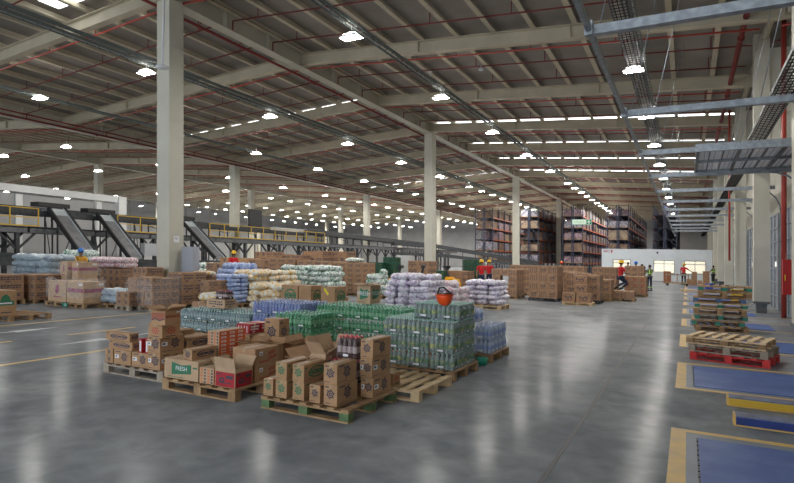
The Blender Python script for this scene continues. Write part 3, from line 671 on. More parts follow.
# ------------------------------------------------------------------ racks with loads
wl = 0
for i, X in enumerate((-26.0, -19.8, -14.2, -8.8, -3.6)):
    rk = empty('pallet_rack'); tag(rk, 'tall dark pallet rack with orange beams, %s from the dock wall' % ORD[4 - i], 'rack')
    y0, nb, bl_ = 73.0, 12, 2.8
    for k in range(nb + 1):
        u_ = MB(); y = y0 + k * bl_
        for x in (X, X + 1.15, X + 1.35, X + 2.5): u_.beam((x, y, 0), (x, y, 8.9), .1, .1)
        for q in range(7):
            u_.beam((X, y, q * 1.25 + .1), (X + 1.15, y, (q + 1) * 1.25), .05, .05); u_.beam((X + 2.5, y, q * 1.25 + .1), (X + 1.35, y, (q + 1) * 1.25), .05, .05)
        link('upright_frame', u_.mesh('upright_frame', rackb, True), rk)
    for lv in range(1, 6):
        z = lv * 1.5
        for x in (X, X + 2.5):
            b = MB(); b.beam((x, y0, z), (x, y0 + nb * bl_, z), .06, .14); link('beam', b.mesh('beam', racko, True), rk)
        b = MB(); b.box(X + .06, X + 2.44, y0, y0 + nb * bl_, z + .03, z + .06); link('shelf_deck', b.mesh('shelf_deck', rackb, True), rk)
    _rl = {}
    for lv in range(1, 6):
        for k in range(nb):
            if random.random() < .04: continue
            for sub in ((0, 1) if (k < 4 and i > 0) else (0,)):
                if wl >= 290: break
                wd = 1.2 if (k < 4 and i > 0) else 2.5; hh = round(random.choice((.85, 1.0, 1.2)), 2); mi = random.randrange(4)
                key = (wd, hh, mi, lv == -1)
                if key not in _rl:
                    b = MB(); b.box(-1.1, 1.1, -wd / 2, wd / 2, 0, .12, 1)
                    nby = 3 if wd < 2 else 6
                    for c in range(nby):
                        for t_ in range(3): b.box(-1.1 + .01 * t_, 1.1 - .02 * t_, -wd / 2 + c * wd / nby + .01, -wd / 2 + (c + 1) * wd / nby - .01, .12 + t_ * (hh - .12) / 3, .12 + (t_ + 1) * (hh - .12) / 3 - .01, 0)
                    _rl[key] = b.mesh('pallet_load', [wraps[mi], wood])
                o = link('pallet_load', _rl[key]); yy = y0 + k * bl_ + (bl_ / 2 if wd > 2 else .72 + sub * 1.36)
                put(o, X + 1.25, yy, lv * 1.5 + .06)
                tag(o, 'pallet load, level %s, bay %s%s, rack %s from the docks' % (ORD[lv], ORD[k], ' far half' if sub else ' near half' if wd < 2 else '', ORD[4 - i]), 'pallet load', 'pallet loads on the tall racks'); wl += 1
# ------------------------------------------------------------------ office
YO, XL, XR, HO = 62.0, -8.0, 2.2, 3.12
ow = MB(); wins = [(-6.9, -5.15), (-3.0, -1.1), (-.25, 1.65)]; zb0, zb1 = .78, 2.1
ow.box(XL, XR, YO, YO + .12, 0, zb0); ow.box(XL, XR, YO, YO + .12, zb1, HO)
ex = [XL] + [q for w_ in wins for q in w_] + [XR]
for k in range(0, len(ex), 2): ow.box(ex[k], ex[k + 1], YO, YO + .12, zb0, zb1)
ow.box(XL, XL + .12, YO + .12, YO + 5, 0, HO); ow.box(XR - .12, XR, YO + .12, YO + 5, 0, HO); ow.box(XL, XR, YO, YO + 5, HO, HO + .08)
offm = mat('office_wall', (.60, .64, .68), .5, var=.03, vscale=2)
struct(ow.build('wall_office', offm, shear=True), 'white office cabin wall at the far end')
ib = MB(); ib.box(XL + .12, XR - .12, YO + 4.9, YO + 5, 0, HO); ib.box(XL + .2, XR - .2, YO + 1.5, YO + 3, HO - .1, HO - .06, 1)
struct(ib.build('wall_office_back', [mat('office_back', (.85, .80, .70), .8), mat('office_light', (1, 1, 1), .5, emit=5, col2=(1, .93, .8))], shear=True), 'warmly lit wall inside the office cabin')
for k, (a, b_) in enumerate(wins):
    f = MB()
    for x in (a, (a + b_) / 2 - .02, b_ - .05): f.box(x, x + .05, YO - .03, YO + .13, zb0, zb1)
    for z in (zb0, zb1 - .38, zb1 - .05): f.box(a, b_, YO - .03, YO + .13, z, z + .05)
    o = struct(f.build('window_%d' % (k + 2), midst, shear=True), 'lit office cabin window, %s from the dock wall' % ORD[2 - k])
    if k == 0: pass
    g = MB(); g.box(a, b_, YO + .05, YO + .06, zb0, zb1); gm = MATS.get('pane') or film('pane', (.9, .85, .75), .06); MATS['pane'] = gm; link('pane', g.mesh('pane', gm, True), o)
sg = MB(); F = Face(sg, (XL + .12, YO, HO - .32), (1.0, 0, 0), (0, 0, .28), .01); F.text('ABC', .36, .5, .36, 0); F.text('ABC', .375, .5, .36, 0); F.rect(.78, .3, .95, .95, 0); F.rect(.82, .0, .9, .22, 0); F.rect(.74, .1, .99, .2, 0)
tag(sg.build('office_sign', mat('sign_red', (.40, .01, .03), .5), shear=True), 'small red letters on the corner of the office cabin', 'sign')
cm = MB(); cm.lathe([(.06, 0), (.09, .06), (.09, .14), (.03, .18)], (0, 0, 0), 10); o = cm.build('camera_dome', blackm); put(o, -2.65, YO - .08, HO - .35); tag(o, 'small dark camera under the office cabin roof edge', 'camera')
gs = MB(); X0, Y0, Z0 = -10.0, 56.0, 5.38
gs.box(X0, X0 + 1.85, Y0, Y0 + .06, Z0, Z0 + .52, 0)
F = Face(gs, (X0, Y0, Z0), (1.85, 0, 0), (0, 0, .52), .01); F.rect(.04, .1, .72, .9, 1); F.text('SALIDA', .38, .5, .30, 0, 1); F.rect(.75, .08, .98, .92, 2); F.rect(.84, .16, .89, .84, 1, 1); F.rect(.78, .42, .95, .58, 1, 1)
o = gs.build('hanging_sign', [signg, mat('sign_light', (.62, .74, .62), .5), signd], shear=True); tag(o, 'pale green hanging sign with a cross before the racks', 'sign')
for xx in (.2, 1.65):
    h = MB(); h.tube([(X0 + xx, Y0 + .03, Z0 + .5), (X0 + xx, Y0 + .03, 10.3)], .012, 5); link('wire', h.mesh('wire', cable, True), o)
# ------------------------------------------------------------------ stacks of cartons
def stack(desc, place, pl, pc, Y, depth, z0, ztop, nx, ny, nz, front=pr_text, side=pr_text, accent=inkg, base=card, mats_=None, pal=wood, group=None, jitter=.0, miss=(), X=None, topfull=None, prints=None, pnear=False, blocks=None, zt_jit=False):
    """a pallet with cartons; pl, pc are the picture columns of its far and near front corners"""
    xl, xc = X if X else (xat(pl, Y), xat(pc, Y)); W = xc - xl
    if pal is not None:
        pallet(xc + .03, Y - .03, z0, W + .06, depth + .06, .145, 'pallet under the %s %s' % (desc + 's', place), m=pal, bm_=blocks, near=pnear); zb_ = z0 + .145
    else: zb_ = z0
    h = (ztop - zb_) / nz; w = W / nx; d = depth / ny
    for k in range(nz):
        top = k == nz - 1
        for i in range(nx):
            for j in range(ny):
                full = top if topfull is None else topfull
                if not (full or j == 0 or i == nx - 1): continue
                if (i, j, k) in miss: continue
                lay = 'top layer' if top else 'bottom layer' if k == 0 else 'layer ' + ORD[k]
                lab = '%s, %s%s%s, %s' % (desc, lay, '' if nx == 1 else ', column ' + ORD[i], '' if ny == 1 else ', row ' + ORD[j], place)
                fr, sd = (front, side) if prints is None else random.choice(prints)
                hh = h * (random.uniform(.82, 1) if (top and zt_jit) else 1)
                cx_, cy_ = xl + w * (i + .5) + random.uniform(-jitter, jitter), Y + d * (j + .5) + random.uniform(-jitter, jitter)
                vis = (w * (1 if j == 0 else .25) + .45 * d * (1 if i == nx - 1 else .2)) * h / ((cy_ * CO - cx_ * SI) ** 2)
                LATE.append((vis, (cx_, cy_, zb_ + h * k, w, d, round(hh, 2) if zt_jit else h, lab, group or ('%ss %s' % (desc, place)), fr, sd, accent, base)))
PT = [(pr_text, pr_text), (pr_emblem, pr_text), (pr_none, pr_text)]
PS = [(pr_squig, pr_lines), (pr_lines, pr_squig), (pr_squig, pr_lines), (pr_lines, pr_lines)]
# right hand group
stack('plain brown carton', 'in the stack beside white bags', 492, 516.5, 24.9, 1.3, 0, 1.36, 3, 3, 4, prints=PS, miss=((1, 0, 2),), base=card3)
stack('tall brown carton', 'on the black pallet', 529, 557, 24.5, 1.3, 0, 1.56, 3, 3, 4, prints=PS, base=card3, pal=dkst)
stack('brown carton', 'behind the black pallet stack', 560, 574, 27.5, 1.2, 0, 1.3, 2, 2, 4, prints=PS, base=card3)
stack('brown carton', 'between the two tall stacks', 516, 530, 28.0, 1.2, 0, 1.35, 2, 2, 4, prints=PS, base=card3)
X1, Y1 = xat(562, 23.2), 23.2
pallet(xat(592, 23.2), 23.2, 0, xat(592, 23.2) - X1, .9, .12, 'new yellow pallet below the small carton pile', m=woodlt, near=False)
for (a, b, Yv, z, h, nm) in ((562, 575, 23.3, .12, .38, 'lowest on the outer end of the yellow pallet'), (576, 591, 23.3, .12, .38, 'lowest on the inner end of the yellow pallet'), (574, 587, 23.4, .5, .36, 'second level over the yellow pallet'), (573, 587, 24.0, .86, .34, 'topmost over the yellow pallet')):
    x0, x1 = xat(a, Yv), xat(b, Yv); carton(x1, Yv, z, x1 - x0, .5, h, 'brown carton with dark script, ' + nm, None, pr_squig, pr_squig, base=card3)
stack('stacked brown carton', 'just behind the yellow pallet', 587, 599.5, 24.6, 1.1, 0, 1.22, 1, 2, 3, prints=PS, base=card3, pal=dkst)
stack('brown carton', 'behind the small yellow pallet pile', 566, 588, 25.2, 1.0, 0, 1.28, 2, 2, 4, prints=PS, base=card3)
stack('small brown carton', 'beside the kneeling person', 600, 611, 26.6, 1.2, 0, .98, 1, 2, 3, prints=PS, base=card3)
stack('long row carton', 'in the wide far stack', 592, 616, 31, 1.5, 0, 1.52, 4, 2, 4, prints=PS, base=card3)
stack('low brown carton', 'under the kneeling person', 607, 634, 27.3, 1.0, 0, .46, 4, 2, 1, prints=PS, base=card3)
stack('brown carton with red mark', 'behind the low carton pallet', 624, 646, 31.6, 1.4, 0, 1.06, 3, 3, 3, front=pr_kiss, side=pr_kiss, accent=inkr, base=card3, prints=[(pr_star, pr_star), (pr_none, pr_star)])
stack('piled brown carton', 'behind the red marked cartons', 625, 644, 35.5, 1.3, 0, 1.62, 3, 2, 4, prints=PS, base=card3, zt_jit=True)
for (a, b, Yv, zt) in ((510, 528, 33, 1.5), (530, 556, 34, 1.45), (558, 584, 35, 1.5)):
    stack('distant brown carton', 'in the far row, %s stack' % {33: 'nearest', 34: 'middle', 35: 'farthest'}[Yv], a, b, Yv, 1.2, 0, zt, 3, 1, 4, prints=PS, base=card3)
# centre
stack('printed brown carton', 'in the wall before green crates', 331, 362, 21.4, 1.2, 0, 1.5, 4, 2, 6, front=pr_squig, side=pr_squig, base=card3)
stack('printed brown carton', 'in the wall behind green bags', 297, 330, 23.3, 1.2, 0, 1.52, 4, 1, 6, front=pr_squig, side=pr_squig, base=card3)
stack('printed brown carton', 'at the far carton wall end', 268, 295, 23.3, 1.2, 0, 1.60, 3, 2, 6, front=pr_squig, side=pr_squig, base=card3)
for (a, b, Yv, zt, nm) in ((255, 272, 27, 2.0, 'left'), (273, 300, 28, 1.85, 'left middle'), (303, 322, 29, 2.1, 'right middle'), (323, 346, 30, 2.15, 'right')):
    stack('high brown carton', 'above the carton wall, %s stack' % nm, a, b, Yv, 1.2, 0, zt, 3, 1, 5, prints=PT, base=card3, zt_jit=True)
stack('brown carton', 'by the person behind blue bags', 220, 248, 25.5, 1.1, 0, 1.55, 3, 2, 4, prints=PT, base=card)
stack('wrapped brown carton', 'between column and blue bags', 206, 222, 17.6, 1.1, 0, 1.38, 2, 1, 4, prints=PT, base=card3)
stack('brown carton', 'right of the chutes, behind bags', 249, 263, 24.0, 1.1, 0, 1.5, 2, 1, 4, prints=PT, base=card3)
stack('brown carton', 'behind the yellow pallet truck', 408, 428, 27.5, 1.2, 0, 1.62, 2, 1, 4, prints=PT, base=card3)
stack('brown carton', 'between trucks and far crates', 443, 467, 28.5, 1.2, 0, 1.12, 4, 2, 3, prints=PT, base=card3)
stack('yellow edged carton', 'low row before the far cartons', 435, 449, 27.0, .8, 0, .55, 3, 1, 2, prints=PT, base=orcard)
# left
stack('wrapped brown carton', 'on the near left pallet', 128, 152, 11.3, 1.0, 0, 1.02, 3, 3, 4, prints=PT, base=card3, jitter=.015, zt_jit=True, pal=woodgr)
stack('small brown carton', 'by the blue white bags', 116, 129, 11.0, .8, 0, .55, 2, 2, 2, prints=PT, base=card3, pal=woodgr)
stack('brown carton with bold print', 'before the big column', 168, 182, 12.4, 1.0, 0, 1.15, 3, 2, 3, front=pr_text, side=pr_text, base=card3)
stack('brown carton', 'right of the bold print stack', 187, 197, 13.3, 1.0, 0, 1.02, 2, 2, 3, prints=[(pr_emblem, pr_text)], base=card3)
stack('brown carton', 'left of the tall blue bags', 200, 208, 12.6, .9, 0, .92, 2, 2, 3, prints=PT, base=card3)
stack('dark printed carton', 'left of the magenta cartons', 17, 35, 10.6, 1.0, 0, .95, 3, 2, 3, prints=[(pr_emblem, pr_text), (pr_text, pr_text)], base=card3)
stack('brown carton', 'behind the magenta cartons', 84, 120, 13.4, 1.1, 0, 1.12, 6, 2, 4, prints=[(pr_emblem, pr_text)], base=card3)
stack('brown carton', 'behind the arch logo box', -22, -3, 9.6, .8, 0, .95, 3, 1, 3, prints=PT, base=card3)
stack('loose brown carton', 'behind the near left stack', 133, 146, 12.45, .7, 0, 1.28, 3, 1, 4, prints=PT, base=card3, pal=woodgr, zt_jit=True)
# magenta banded big cartons
mg = dict(accent=pinkm, base=card2)
x0 = xat(48, 10.6); xm = xat(66, 10.6); x1 = xat(83, 10.6)
pallet(xm + .03, 10.55, 0, xm - x0 + .1, 1.1, .145, 'pallet with a green tag under the magenta banded cartons', near=False); pallet(x1 + .12, 10.55, 0, x1 - xm - .02, 1.1, .145, 'short pallet at the end of the magenta banded cartons', near=False)
carton(xm, 10.6, .145, xm - x0, .7, .66, 'big carton with magenta leaf print, bottom', None, pr_leaf, pr_band, **mg)
carton(x1, 10.6, .145, x1 - xm - .02, .7, .66, 'big carton with magenta band, bottom end', None, pr_band, pr_band, **mg)
carton(xat(67, 11.45), 11.45, .81, .40, .7, .60, 'big carton with magenta leaf print, upper level', None, pr_leaf, pr_band, **mg)
carton(xat(78, 11.45), 11.45, .81, .34, .7, .58, 'big carton with magenta band, upper level', None, pr_band, pr_band, **mg)
carton(xat(67, 11.45), 11.45, .145, .40, .7, .66, 'big carton hidden behind the magenta leaf carton', None, pr_none, pr_none, **mg)
carton(xat(78, 11.45), 11.45, .145, .34, .7, .66, 'big carton hidden behind the magenta band carton', None, pr_none, pr_none, **mg)
gt = MB(); F = Face(gt, (0, 0, 0), (.28, 0, 0), (0, 0, .13), .001); F.rect(0, 0, 1, 1, 0); F.ring(.6, .5, .16, .32, 1, .4, 10, 1)
o = gt.build('pallet_tag', [signd, white]); put(o, xat(62, 10.5), 10.5, .01); tag(o, 'green tag on the pallet of the magenta banded cartons', 'tag')
# arch logo box far left
px_, py_ = atp(10, 322); pallet(px_, py_, 0, 1.2, 1.0, .145, 'pallet under the box with the green arch logo')
a_, b_ = atp(-6, 317, .145); carton(a_, b_, .145, .8, .5, .62, 'large brown box with a green arch logo, far left', None, pr_arch, pr_arch, accent=inkg)
# ------------------------------------------------------------------ front pallets
pallet(-6.34, 5.2, 0, 1.27, 1.1, .145, 'grey worn pallet, outermost of the front three', m=woodgr)
pallet(-4.80, 4.97, 0, 1.27, 1.1, .15, 'brown pallet carrying the red block box', m=wood)
pallet(-3.18, 4.95, 0, 1.2, 1.1, .145, 'pallet with green painted blocks at the front', m=wood, bm_=woodgn)
pallet(-6.3, 6.45, 0, 1.2, .95, .145, 'pallet hidden behind the grey worn pallet', m=wood)
pallet(-4.95, 6.3, 0, 1.2, .95, .145, 'pallet hidden behind the red block box', m=wood)
pallet(-2.92, 6.15, 0, 1.15, 1.08, .14, 'empty pale new pallet beside the green block pallet', m=woodlt)
B = lambda *a, **k: carton(*a, **k)
E, O = pr_emblem, pr_oval
zp = .147
# pallet A
B(-7.42, 5.22, zp, .18, .42, .105, 'narrow carton, bottom, at the outer end of grey pallet', None, E, E)
B(-7.42, 5.22, zp + .105, .18, .42, .105, 'narrow carton, second up, at the outer end of grey pallet', None, E, E)
B(-7.03, 5.22, zp, .37, .42, .21, 'squat carton with white label beside the narrow cartons', None, E, E, lab=True)
B(-6.64, 5.22, zp, .37, .42, .21, 'squat carton with white label beside the two-high cartons', None, E, E, lab=True)
for q, x in enumerate((-7.42, -7.03, -6.64)): B(x, 5.66, zp, .37 if q else .18, .42, .21, 'squat carton in the back row of the grey pallet, %s' % ORD[q], None, E, E)
B(-7.02, 5.24, zp + .21, .52, .15, .125, 'long carton with dark oval logo, lower of two', None, O, O)
B(-7.06, 5.23, zp + .335, .54, .15, .125, 'long carton with dark oval logo, upper of two', None, O, O)
B(-6.42, 5.22, zp, .26, .42, .235, 'deep carton, lower of two at the inner end of grey pallet', None, E, E, lab=True)
B(-6.42, 5.22, zp + .235, .26, .42, .235, 'deep carton, upper of two at the inner end of grey pallet', None, E, E, lab=True)
B(-6.40, 5.68, zp, .28, .44, .235, 'carton behind the two-high deep cartons, lower', None, O, O)
B(-6.40, 5.68, zp + .235, .28, .44, .17, 'carton behind the two-high deep cartons, upper', None, O, O)
B(-6.74, 5.66, zp + .21, .26, .45, .26, 'carton under the red star carton', None, E, E)
B(*atp(162, 339, zp + .47), zp + .47, .28, .30, .20, 'carton with a red star print', None, pr_star, pr_star, accent=inkr)
B(-6.44, 5.24, zp + .47, .22, .22, .11, 'small half-open carton with red label near the wave box', None, pr_star, pr_star, accent=inkr, lab=True)
# red and white packs
for k, x in enumerate((-6.88, -6.78, -6.68)):
    m = MB(); m.box(-.035, .035, -.11, .11, 0, .20, 0); m.box(-.022, .022, -.112, .08, .02, .17, 1); o = m.build('red_pack', [redcard, white]); put(o, x + .06, 5.34 + .02 * k, zp + .21, .15 * (k - 1)); tag(o, 'red and white pack standing behind the oval logo cartons, %s of three' % ORD[k], 'pack', None)
def open_box(x, y, z, w, d, h, label, front=pr_none, side=pr_none, accent=inkg, base=card, yaw=0, flaps=(.6, .5, .4, .7), lab=False, fl=None):
    """flap angles (from level, radians up) for -y, +x, +y, -x"""
    x, y = x - w / 2, y + d / 2
    o = empty('open_cardboard_box'); put(o, x, y, z, yaw); tag(o, label, 'box'); NBOX[0] += 1
    t = .006; x0, x1, y0, y1 = -w / 2, w / 2, -d / 2, d / 2; mb = MB()
    mb.box(x0, x1, y0, y0 + t, 0, h); mb.box(x0, x1, y1 - t, y1, 0, h); mb.box(x0, x0 + t, y0 + t, y1 - t, 0, h); mb.box(x1 - t, x1, y0 + t, y1 - t, 0, h); mb.box(x0 + t, x1 - t, y0 + t, y1 - t, 0, .01)
    front(Face(mb, (x0, y0, 0), (w, 0, 0), (0, 0, h)), 3, lab); side(Face(mb, (x1, y0, 0), (0, d, 0), (0, 0, h)), 3, lab)
    mats = [base, tapem, ink, accent, white]; link('carton_body', mb.mesh('carton_body', mats), o)
    L_ = fl or min(w, d) * .48
    for (a, b, n_, ang) in (((x0, y0), (x1, y0), (0, -1), flaps[0]), ((x1, y0), (x1, y1), (1, 0), flaps[1]), ((x1, y1), (x0, y1), (0, 1), flaps[2]), ((x0, y1), (x0, y0), (-1, 0), flaps[3])):
        if ang is None: continue
        f = MB(); dx, dy_, dz = n_[0] * L_ * math.cos(ang), n_[1] * L_ * math.cos(ang), L_ * math.sin(ang); th = .005
        nrm = Vector((-n_[0] * math.sin(ang), -n_[1] * math.sin(ang), math.cos(ang))) * th
        p = [Vector((*a, h)), Vector((*b, h)), Vector((b[0] + dx, b[1] + dy_, h + dz)), Vector((a[0] + dx, a[1] + dy_, h + dz))]
        qv = [c + nrm for c in p]; f.face([tuple(c) for c in p][::-1]); f.face([tuple(c) for c in qv])
        for k in range(4): f.face([tuple(p[k]), tuple(p[(k + 1) % 4]), tuple(qv[(k + 1) % 4]), tuple(qv[k])])
        link('flap', f.mesh('flap', base), o)
    return o
open_box(*atp(165, 325.5, zp + .67), zp + .67, .27, .25, .19, 'open box with orange wave print, highest on the front pallets', pr_wave, pr_band, accent=mat('wave_brown', (.33, .10, .05), .6), base=card, flaps=(.15, .45, .5, .3), fl=.12) 
B(-5.98, 6.5, zp + .2, .28, .30, .2, 'carton under the red cartons', None, O, O)
B(-5.98, 6.5, zp, .28, .30, .2, 'lower carton under the red cartons', None, O, O)
B(-5.98, 6.5, zp + .4, .27, .24, .15, 'glossy red carton, nearer of two', None, pr_lines, pr_text, accent=white, base=redcard, lab='g')
B(-5.98, 6.76, zp + .4, .27, .24, .15, 'glossy red carton, farther of two', None, pr_lines, pr_text, accent=white, base=redcard, lab='g')
B(-5.98, 6.82, zp, .28, .5, .4, 'carton beneath the farther red carton', None, O, O)
B(-5.55, 6.5, zp, .38, .5, .24, 'carton between red cartons and orange carton, lower', None, pr_text, pr_text)
B(-5.58, 6.6, zp + .24, .34, .36, .16, 'carton behind the orange carton', None, pr_text, pr_text, base=card2)
# pallet B
zq = .152
B(-5.45, 5.0, zq, .62, .46, .255, 'wide pale box with a green flag logo', None, pr_flag, pr_flag, base=card2)
B(-5.58, 5.02, zq + .255, .16, .42, .14, 'small carton with oval logo on the green flag box', None, E, O)
B(-5.18, 5.0, zq, .25, .20, .20, 'narrow carton with green columns and orange side', None, pr_cols, pr_orange, accent=orcard, base=card2)
open_box(-4.83, 5.0, zq, .33, .30, .235, 'open box with red printed lower half', pr_redblk, pr_redblk, accent=redcard, base=card2, flaps=(1.35, None, 1.0, .9), fl=.13)
B(-5.42, 5.48, zq, .55, .5, .2, 'carton in the middle of the brown pallet under the orange one', None, pr_text, pr_text)
B(-5.62, 5.52, zq + .2, .30, .48, .15, 'orange carton, lower, behind the small oval carton', None, pr_cols, pr_orange, accent=orcard, base=card2)
B(-5.62, 5.52, zq + .35, .22, .50, .22, 'orange carton with white panels, upper', None, pr_cols, pr_orange, accent=orcard, base=card2)
B(-4.86, 5.38, zq, .38, .46, .21, 'carton with red script, lower of two', None, pr_none, pr_kiss, accent=inkr, lab=True)
B(-4.86, 5.38, zq + .21, .38, .46, .21, 'carton with red script, upper of two', None, pr_none, pr_kiss, accent=inkr, lab=True)
open_box(-5.30, 5.86, zq + .2, .30, .24, .18, 'open brown box with folded flaps behind the orange carton', flaps=(.3, .4, .6, .5))
open_box(-5.0, 5.9, zq + .0, .26, .2, .40, 'open brown box behind the red script cartons', flaps=(.5, .2, .7, .6))
B(-5.20, 6.32, zp, .44, .42, .26, 'carton supporting the tall emblem box', None, pr_text, pr_text)
B(-5.34, 6.42, zp + .26, .28, .24, .42, 'tall tan box with emblem in front of the blue bottles', None, E, E)
open_box(-4.98, 6.32, zp, .21, .5, .36, 'open box with green inside behind the red script cartons', flaps=(.25, .3, .4, .9), base=card)
B(-4.97, 6.85, zp, .4, .35, .22, 'low carton before the green bottles', None, pr_text, pr_text)
# pallet C
G = dict(accent=inkg)
B(-4.22, 4.97, zp, .145, .28, .20, 'small green-print carton at the outer end of green block pallet', None, E, E, accent=inkg, lab='g')
B(-4.02, 4.97, zp, .165, .30, .205, 'green-print carton, lower of the first pair', None, E, E, accent=inkg, lab='g')
B(-4.02, 4.97, zp + .205, .165, .44, .205, 'green-print carton, upper of the first pair', None, E, O, accent=inkg, lab='g')
B(-3.80, 5.0, zp, .165, .32, .20, 'green-print carton, lower of the second pair', None, E, E, accent=inkg, lab='g')
B(-3.80, 5.0, zp + .2, .165, .44, .205, 'green-print carton, upper of the second pair', None, E, O, accent=inkg, lab='g')
B(-3.58, 5.0, zp, .15, .24, .205, 'small emblem carton between the green pairs and tan pair', None, E, E)
B(-3.35, 4.99, zp, .18, .42, .235, 'tan emblem carton, lower of the front pair', None, E, E)
B(-3.35, 4.99, zp + .235, .18, .40, .225, 'tan emblem carton, upper of the front pair', None, E, E)
for k in range(3): B(-3.21 - (.012 if k == 1 else 0), 5.52, zp + .225 * k, .17, .44, .225, 'tan emblem carton, %s of the three-high stack' % ('bottom', 'middle', 'top')[k], None, E, E, lab=k < 2)
B(-3.32, 6.22, .142, .16, .2, .15, 'small red-print carton on the empty pale pallet', None, pr_star, pr_star, accent=inkr)
open_box(-3.92, 5.48, zp + .0, .40, .5, .30, 'large open box with dark inside, middle of green block pallet', flaps=(.5, .7, 1.2, .8), base=card, fl=.22)
open_box(-3.98, 5.50, zp + .30, .32, .20, .02, 'flattened open carton with loose flaps', flaps=(.4, .2, .3, .5), base=card2)
B(-3.88, 5.72, zp + .30, .14, .26, .15, 'dark emblem carton under the pale flap', None, E, E)
open_box(-3.88, 5.52, zp, .22, .5, .44, 'pale open box leaning flaps beside the cola packs', pr_text, pr_text, accent=ink, base=card2, flaps=(.9, .6, 1.0, 1.2), fl=.2)
# boxes on bottle stacks and behind
zF = .87
open_box(-5.42, 9.22, zF, .30, .40, .36, 'open pale box with green flag logo on the green bottles', pr_flag, pr_flag, base=card2, flaps=(.08, .05, .1, .1), fl=.12)
pallet(-7.0, 10.55, 0, 2.2, 1.1, .145, 'wide pallet behind the blue bottles', near=False)
for (pr_c, Yv, w, nm) in ((297.5, 10.6, .50, 'outer'), (310.5, 10.6, .36, 'middle'), (334.5, 10.7, .40, 'inner with yellow sticker')):
    xx = xat(pr_c, Yv); B(xx, Yv, .145, w, .5, .42, 'brown box below the %s logo box' % nm, None, pr_none, pr_arch); 
    o = B(xx, Yv, .565, w, .5, .50, 'large brown box with round green logo, %s' % nm, None, pr_oval if nm == 'outer' else pr_none, pr_oval, accent=inkg, lab='g')
    if 'yellow' in nm:
        s_ = MB(); F = Face(s_, (-w / 2, -.25, 0), (w, 0, 0), (0, 0, .5), .004); F.poly([(.2, .85), (.3, .95), (.6, .66), (.5, .58)], 0); link('sticker', s_.mesh('sticker', yellowm), o)
B(-8.55, 8.55, .63, .52, .35, .19, 'long brown box lying on the teal bottles', None, pr_text, pr_text, base=card2)
# ------------------------------------------------------------------ bottle packs
_pk = {}
def pack_meshes(kind, nx, ny, sp, hb):
    key = (kind, nx, ny)
    if key in _pk: return _pk[key]
    body, capm, labm, fm = {
        'clear': (mat('bottle_clear', (.20, .27, .25), .15, var=.1), mat('cap_teal', (.35, .62, .52), .4), mat('label_green', (.06, .17, .08), .5, col2=(.42, .44, .12), vscale=9, rnd=1, lo=.5, hi=.6), film_c),
        'green': (mat('bottle_green', (.045, .26, .11), .12, var=.15), mat('cap_green', (.20, .58, .38), .4), mat('label_pale', (.16, .42, .22), .5), film_g),
        'teal': (mat('bottle_teal', (.14, .23, .25), .15, var=.1), mat('cap_aqua', (.30, .58, .52), .4), mat('label_grey', (.22, .32, .32), .5), film_c),
        'blue': (mat('bottle_blue', (.16, .22, .46), .15, var=.1), mat('cap_blue', (.35, .42, .70), .4), mat('label_blue', (.10, .14, .40), .5), film_b),
        'pale': (mat('bottle_pale', (.50, .58, .70), .15, var=.1), mat('cap_pale', (.55, .62, .82), .4), mat('label_royal', (.28, .36, .66), .5), film_b),
        'cola': (mat('bottle_cola', (.055, .02, .018), .12), mat('cap_red', (.62, .03, .05), .35), mat('label_cola', (.42, .34, .34), .45), film('cola_film', (.7, .65, .65), .06))}[kind]
    r = sp * .475; prof = [(r * .8, 0), (r, .012), (r, hb * .28), (r, hb * .56), (r * .98, hb * .66), (r * .62, hb * .80), (r * .34, hb * .89), (r * .34, hb * .91), (r * .42, hb * .912), (r * .42, hb)]
    b = MB(); b.lathe(prof, seg=10, ms=[0, 0, 2, 0, 0, 0, 0, 1, 1]); bot = b.mesh('bottle', [body, capm, labm])
    w, d = nx * sp, ny * sp; f = MB(); h = hb * 1.01; i = .02
    R = [[(-w / 2 - .004 + k, -d / 2 - .004 + k, z), (w / 2 + .004 - k, -d / 2 - .004 + k, z), (w / 2 + .004 - k, d / 2 + .004 - k, z), (-w / 2 - .004 + k, d / 2 + .004 - k, z)] for k, z in ((.004, .001), (0, .01), (0, h * .72), (i * .6, h * .93), (i * 1.6, h))]
    for a, c in zip(R, R[1:]):
        for k in range(4): f.face([a[k], a[(k + 1) % 4], c[(k + 1) % 4], c[k]], 0)
    f.face(R[-1], 0); f.face(R[0][::-1], 0)
    FF = Face(f, (w / 2 + .004, -d / 2, 0), (0, d, 0), (0, 0, h * .72), .002); FF.rect(.4, .2, .6, .36, 1)
    FF = Face(f, (-w / 2, -d / 2 - .004, 0), (w, 0, 0), (0, 0, h * .72), .002); FF.rect(.35, .18, .6, .33, 1)
    _pk[key] = (bot, f.mesh('shrink_film', [fm, white]), w, d, h); return _pk[key]
NB = [0]
def pack(kind, x, y, z, nx, ny, sp, hb, label, group, mode='rim', bottles=True):
    bot, fm, w, d, h = pack_meshes(kind, nx, ny, sp, hb)
    o = empty('bottle_pack'); put(o, x, y, z); tag(o, label, 'bottles', group); link('shrink_film', fm, o)
    for i in range(nx):
        for j in range(ny):
            if mode == 'front' and j != 0: continue
            if mode == 'rim' and not (j == 0 or i == nx - 1): continue
            c = link('bottle', bot, o); c.location = (-w / 2 + sp * (i + .5), -d / 2 + sp * (j + .5), .002); NB[0] += 1
    return o
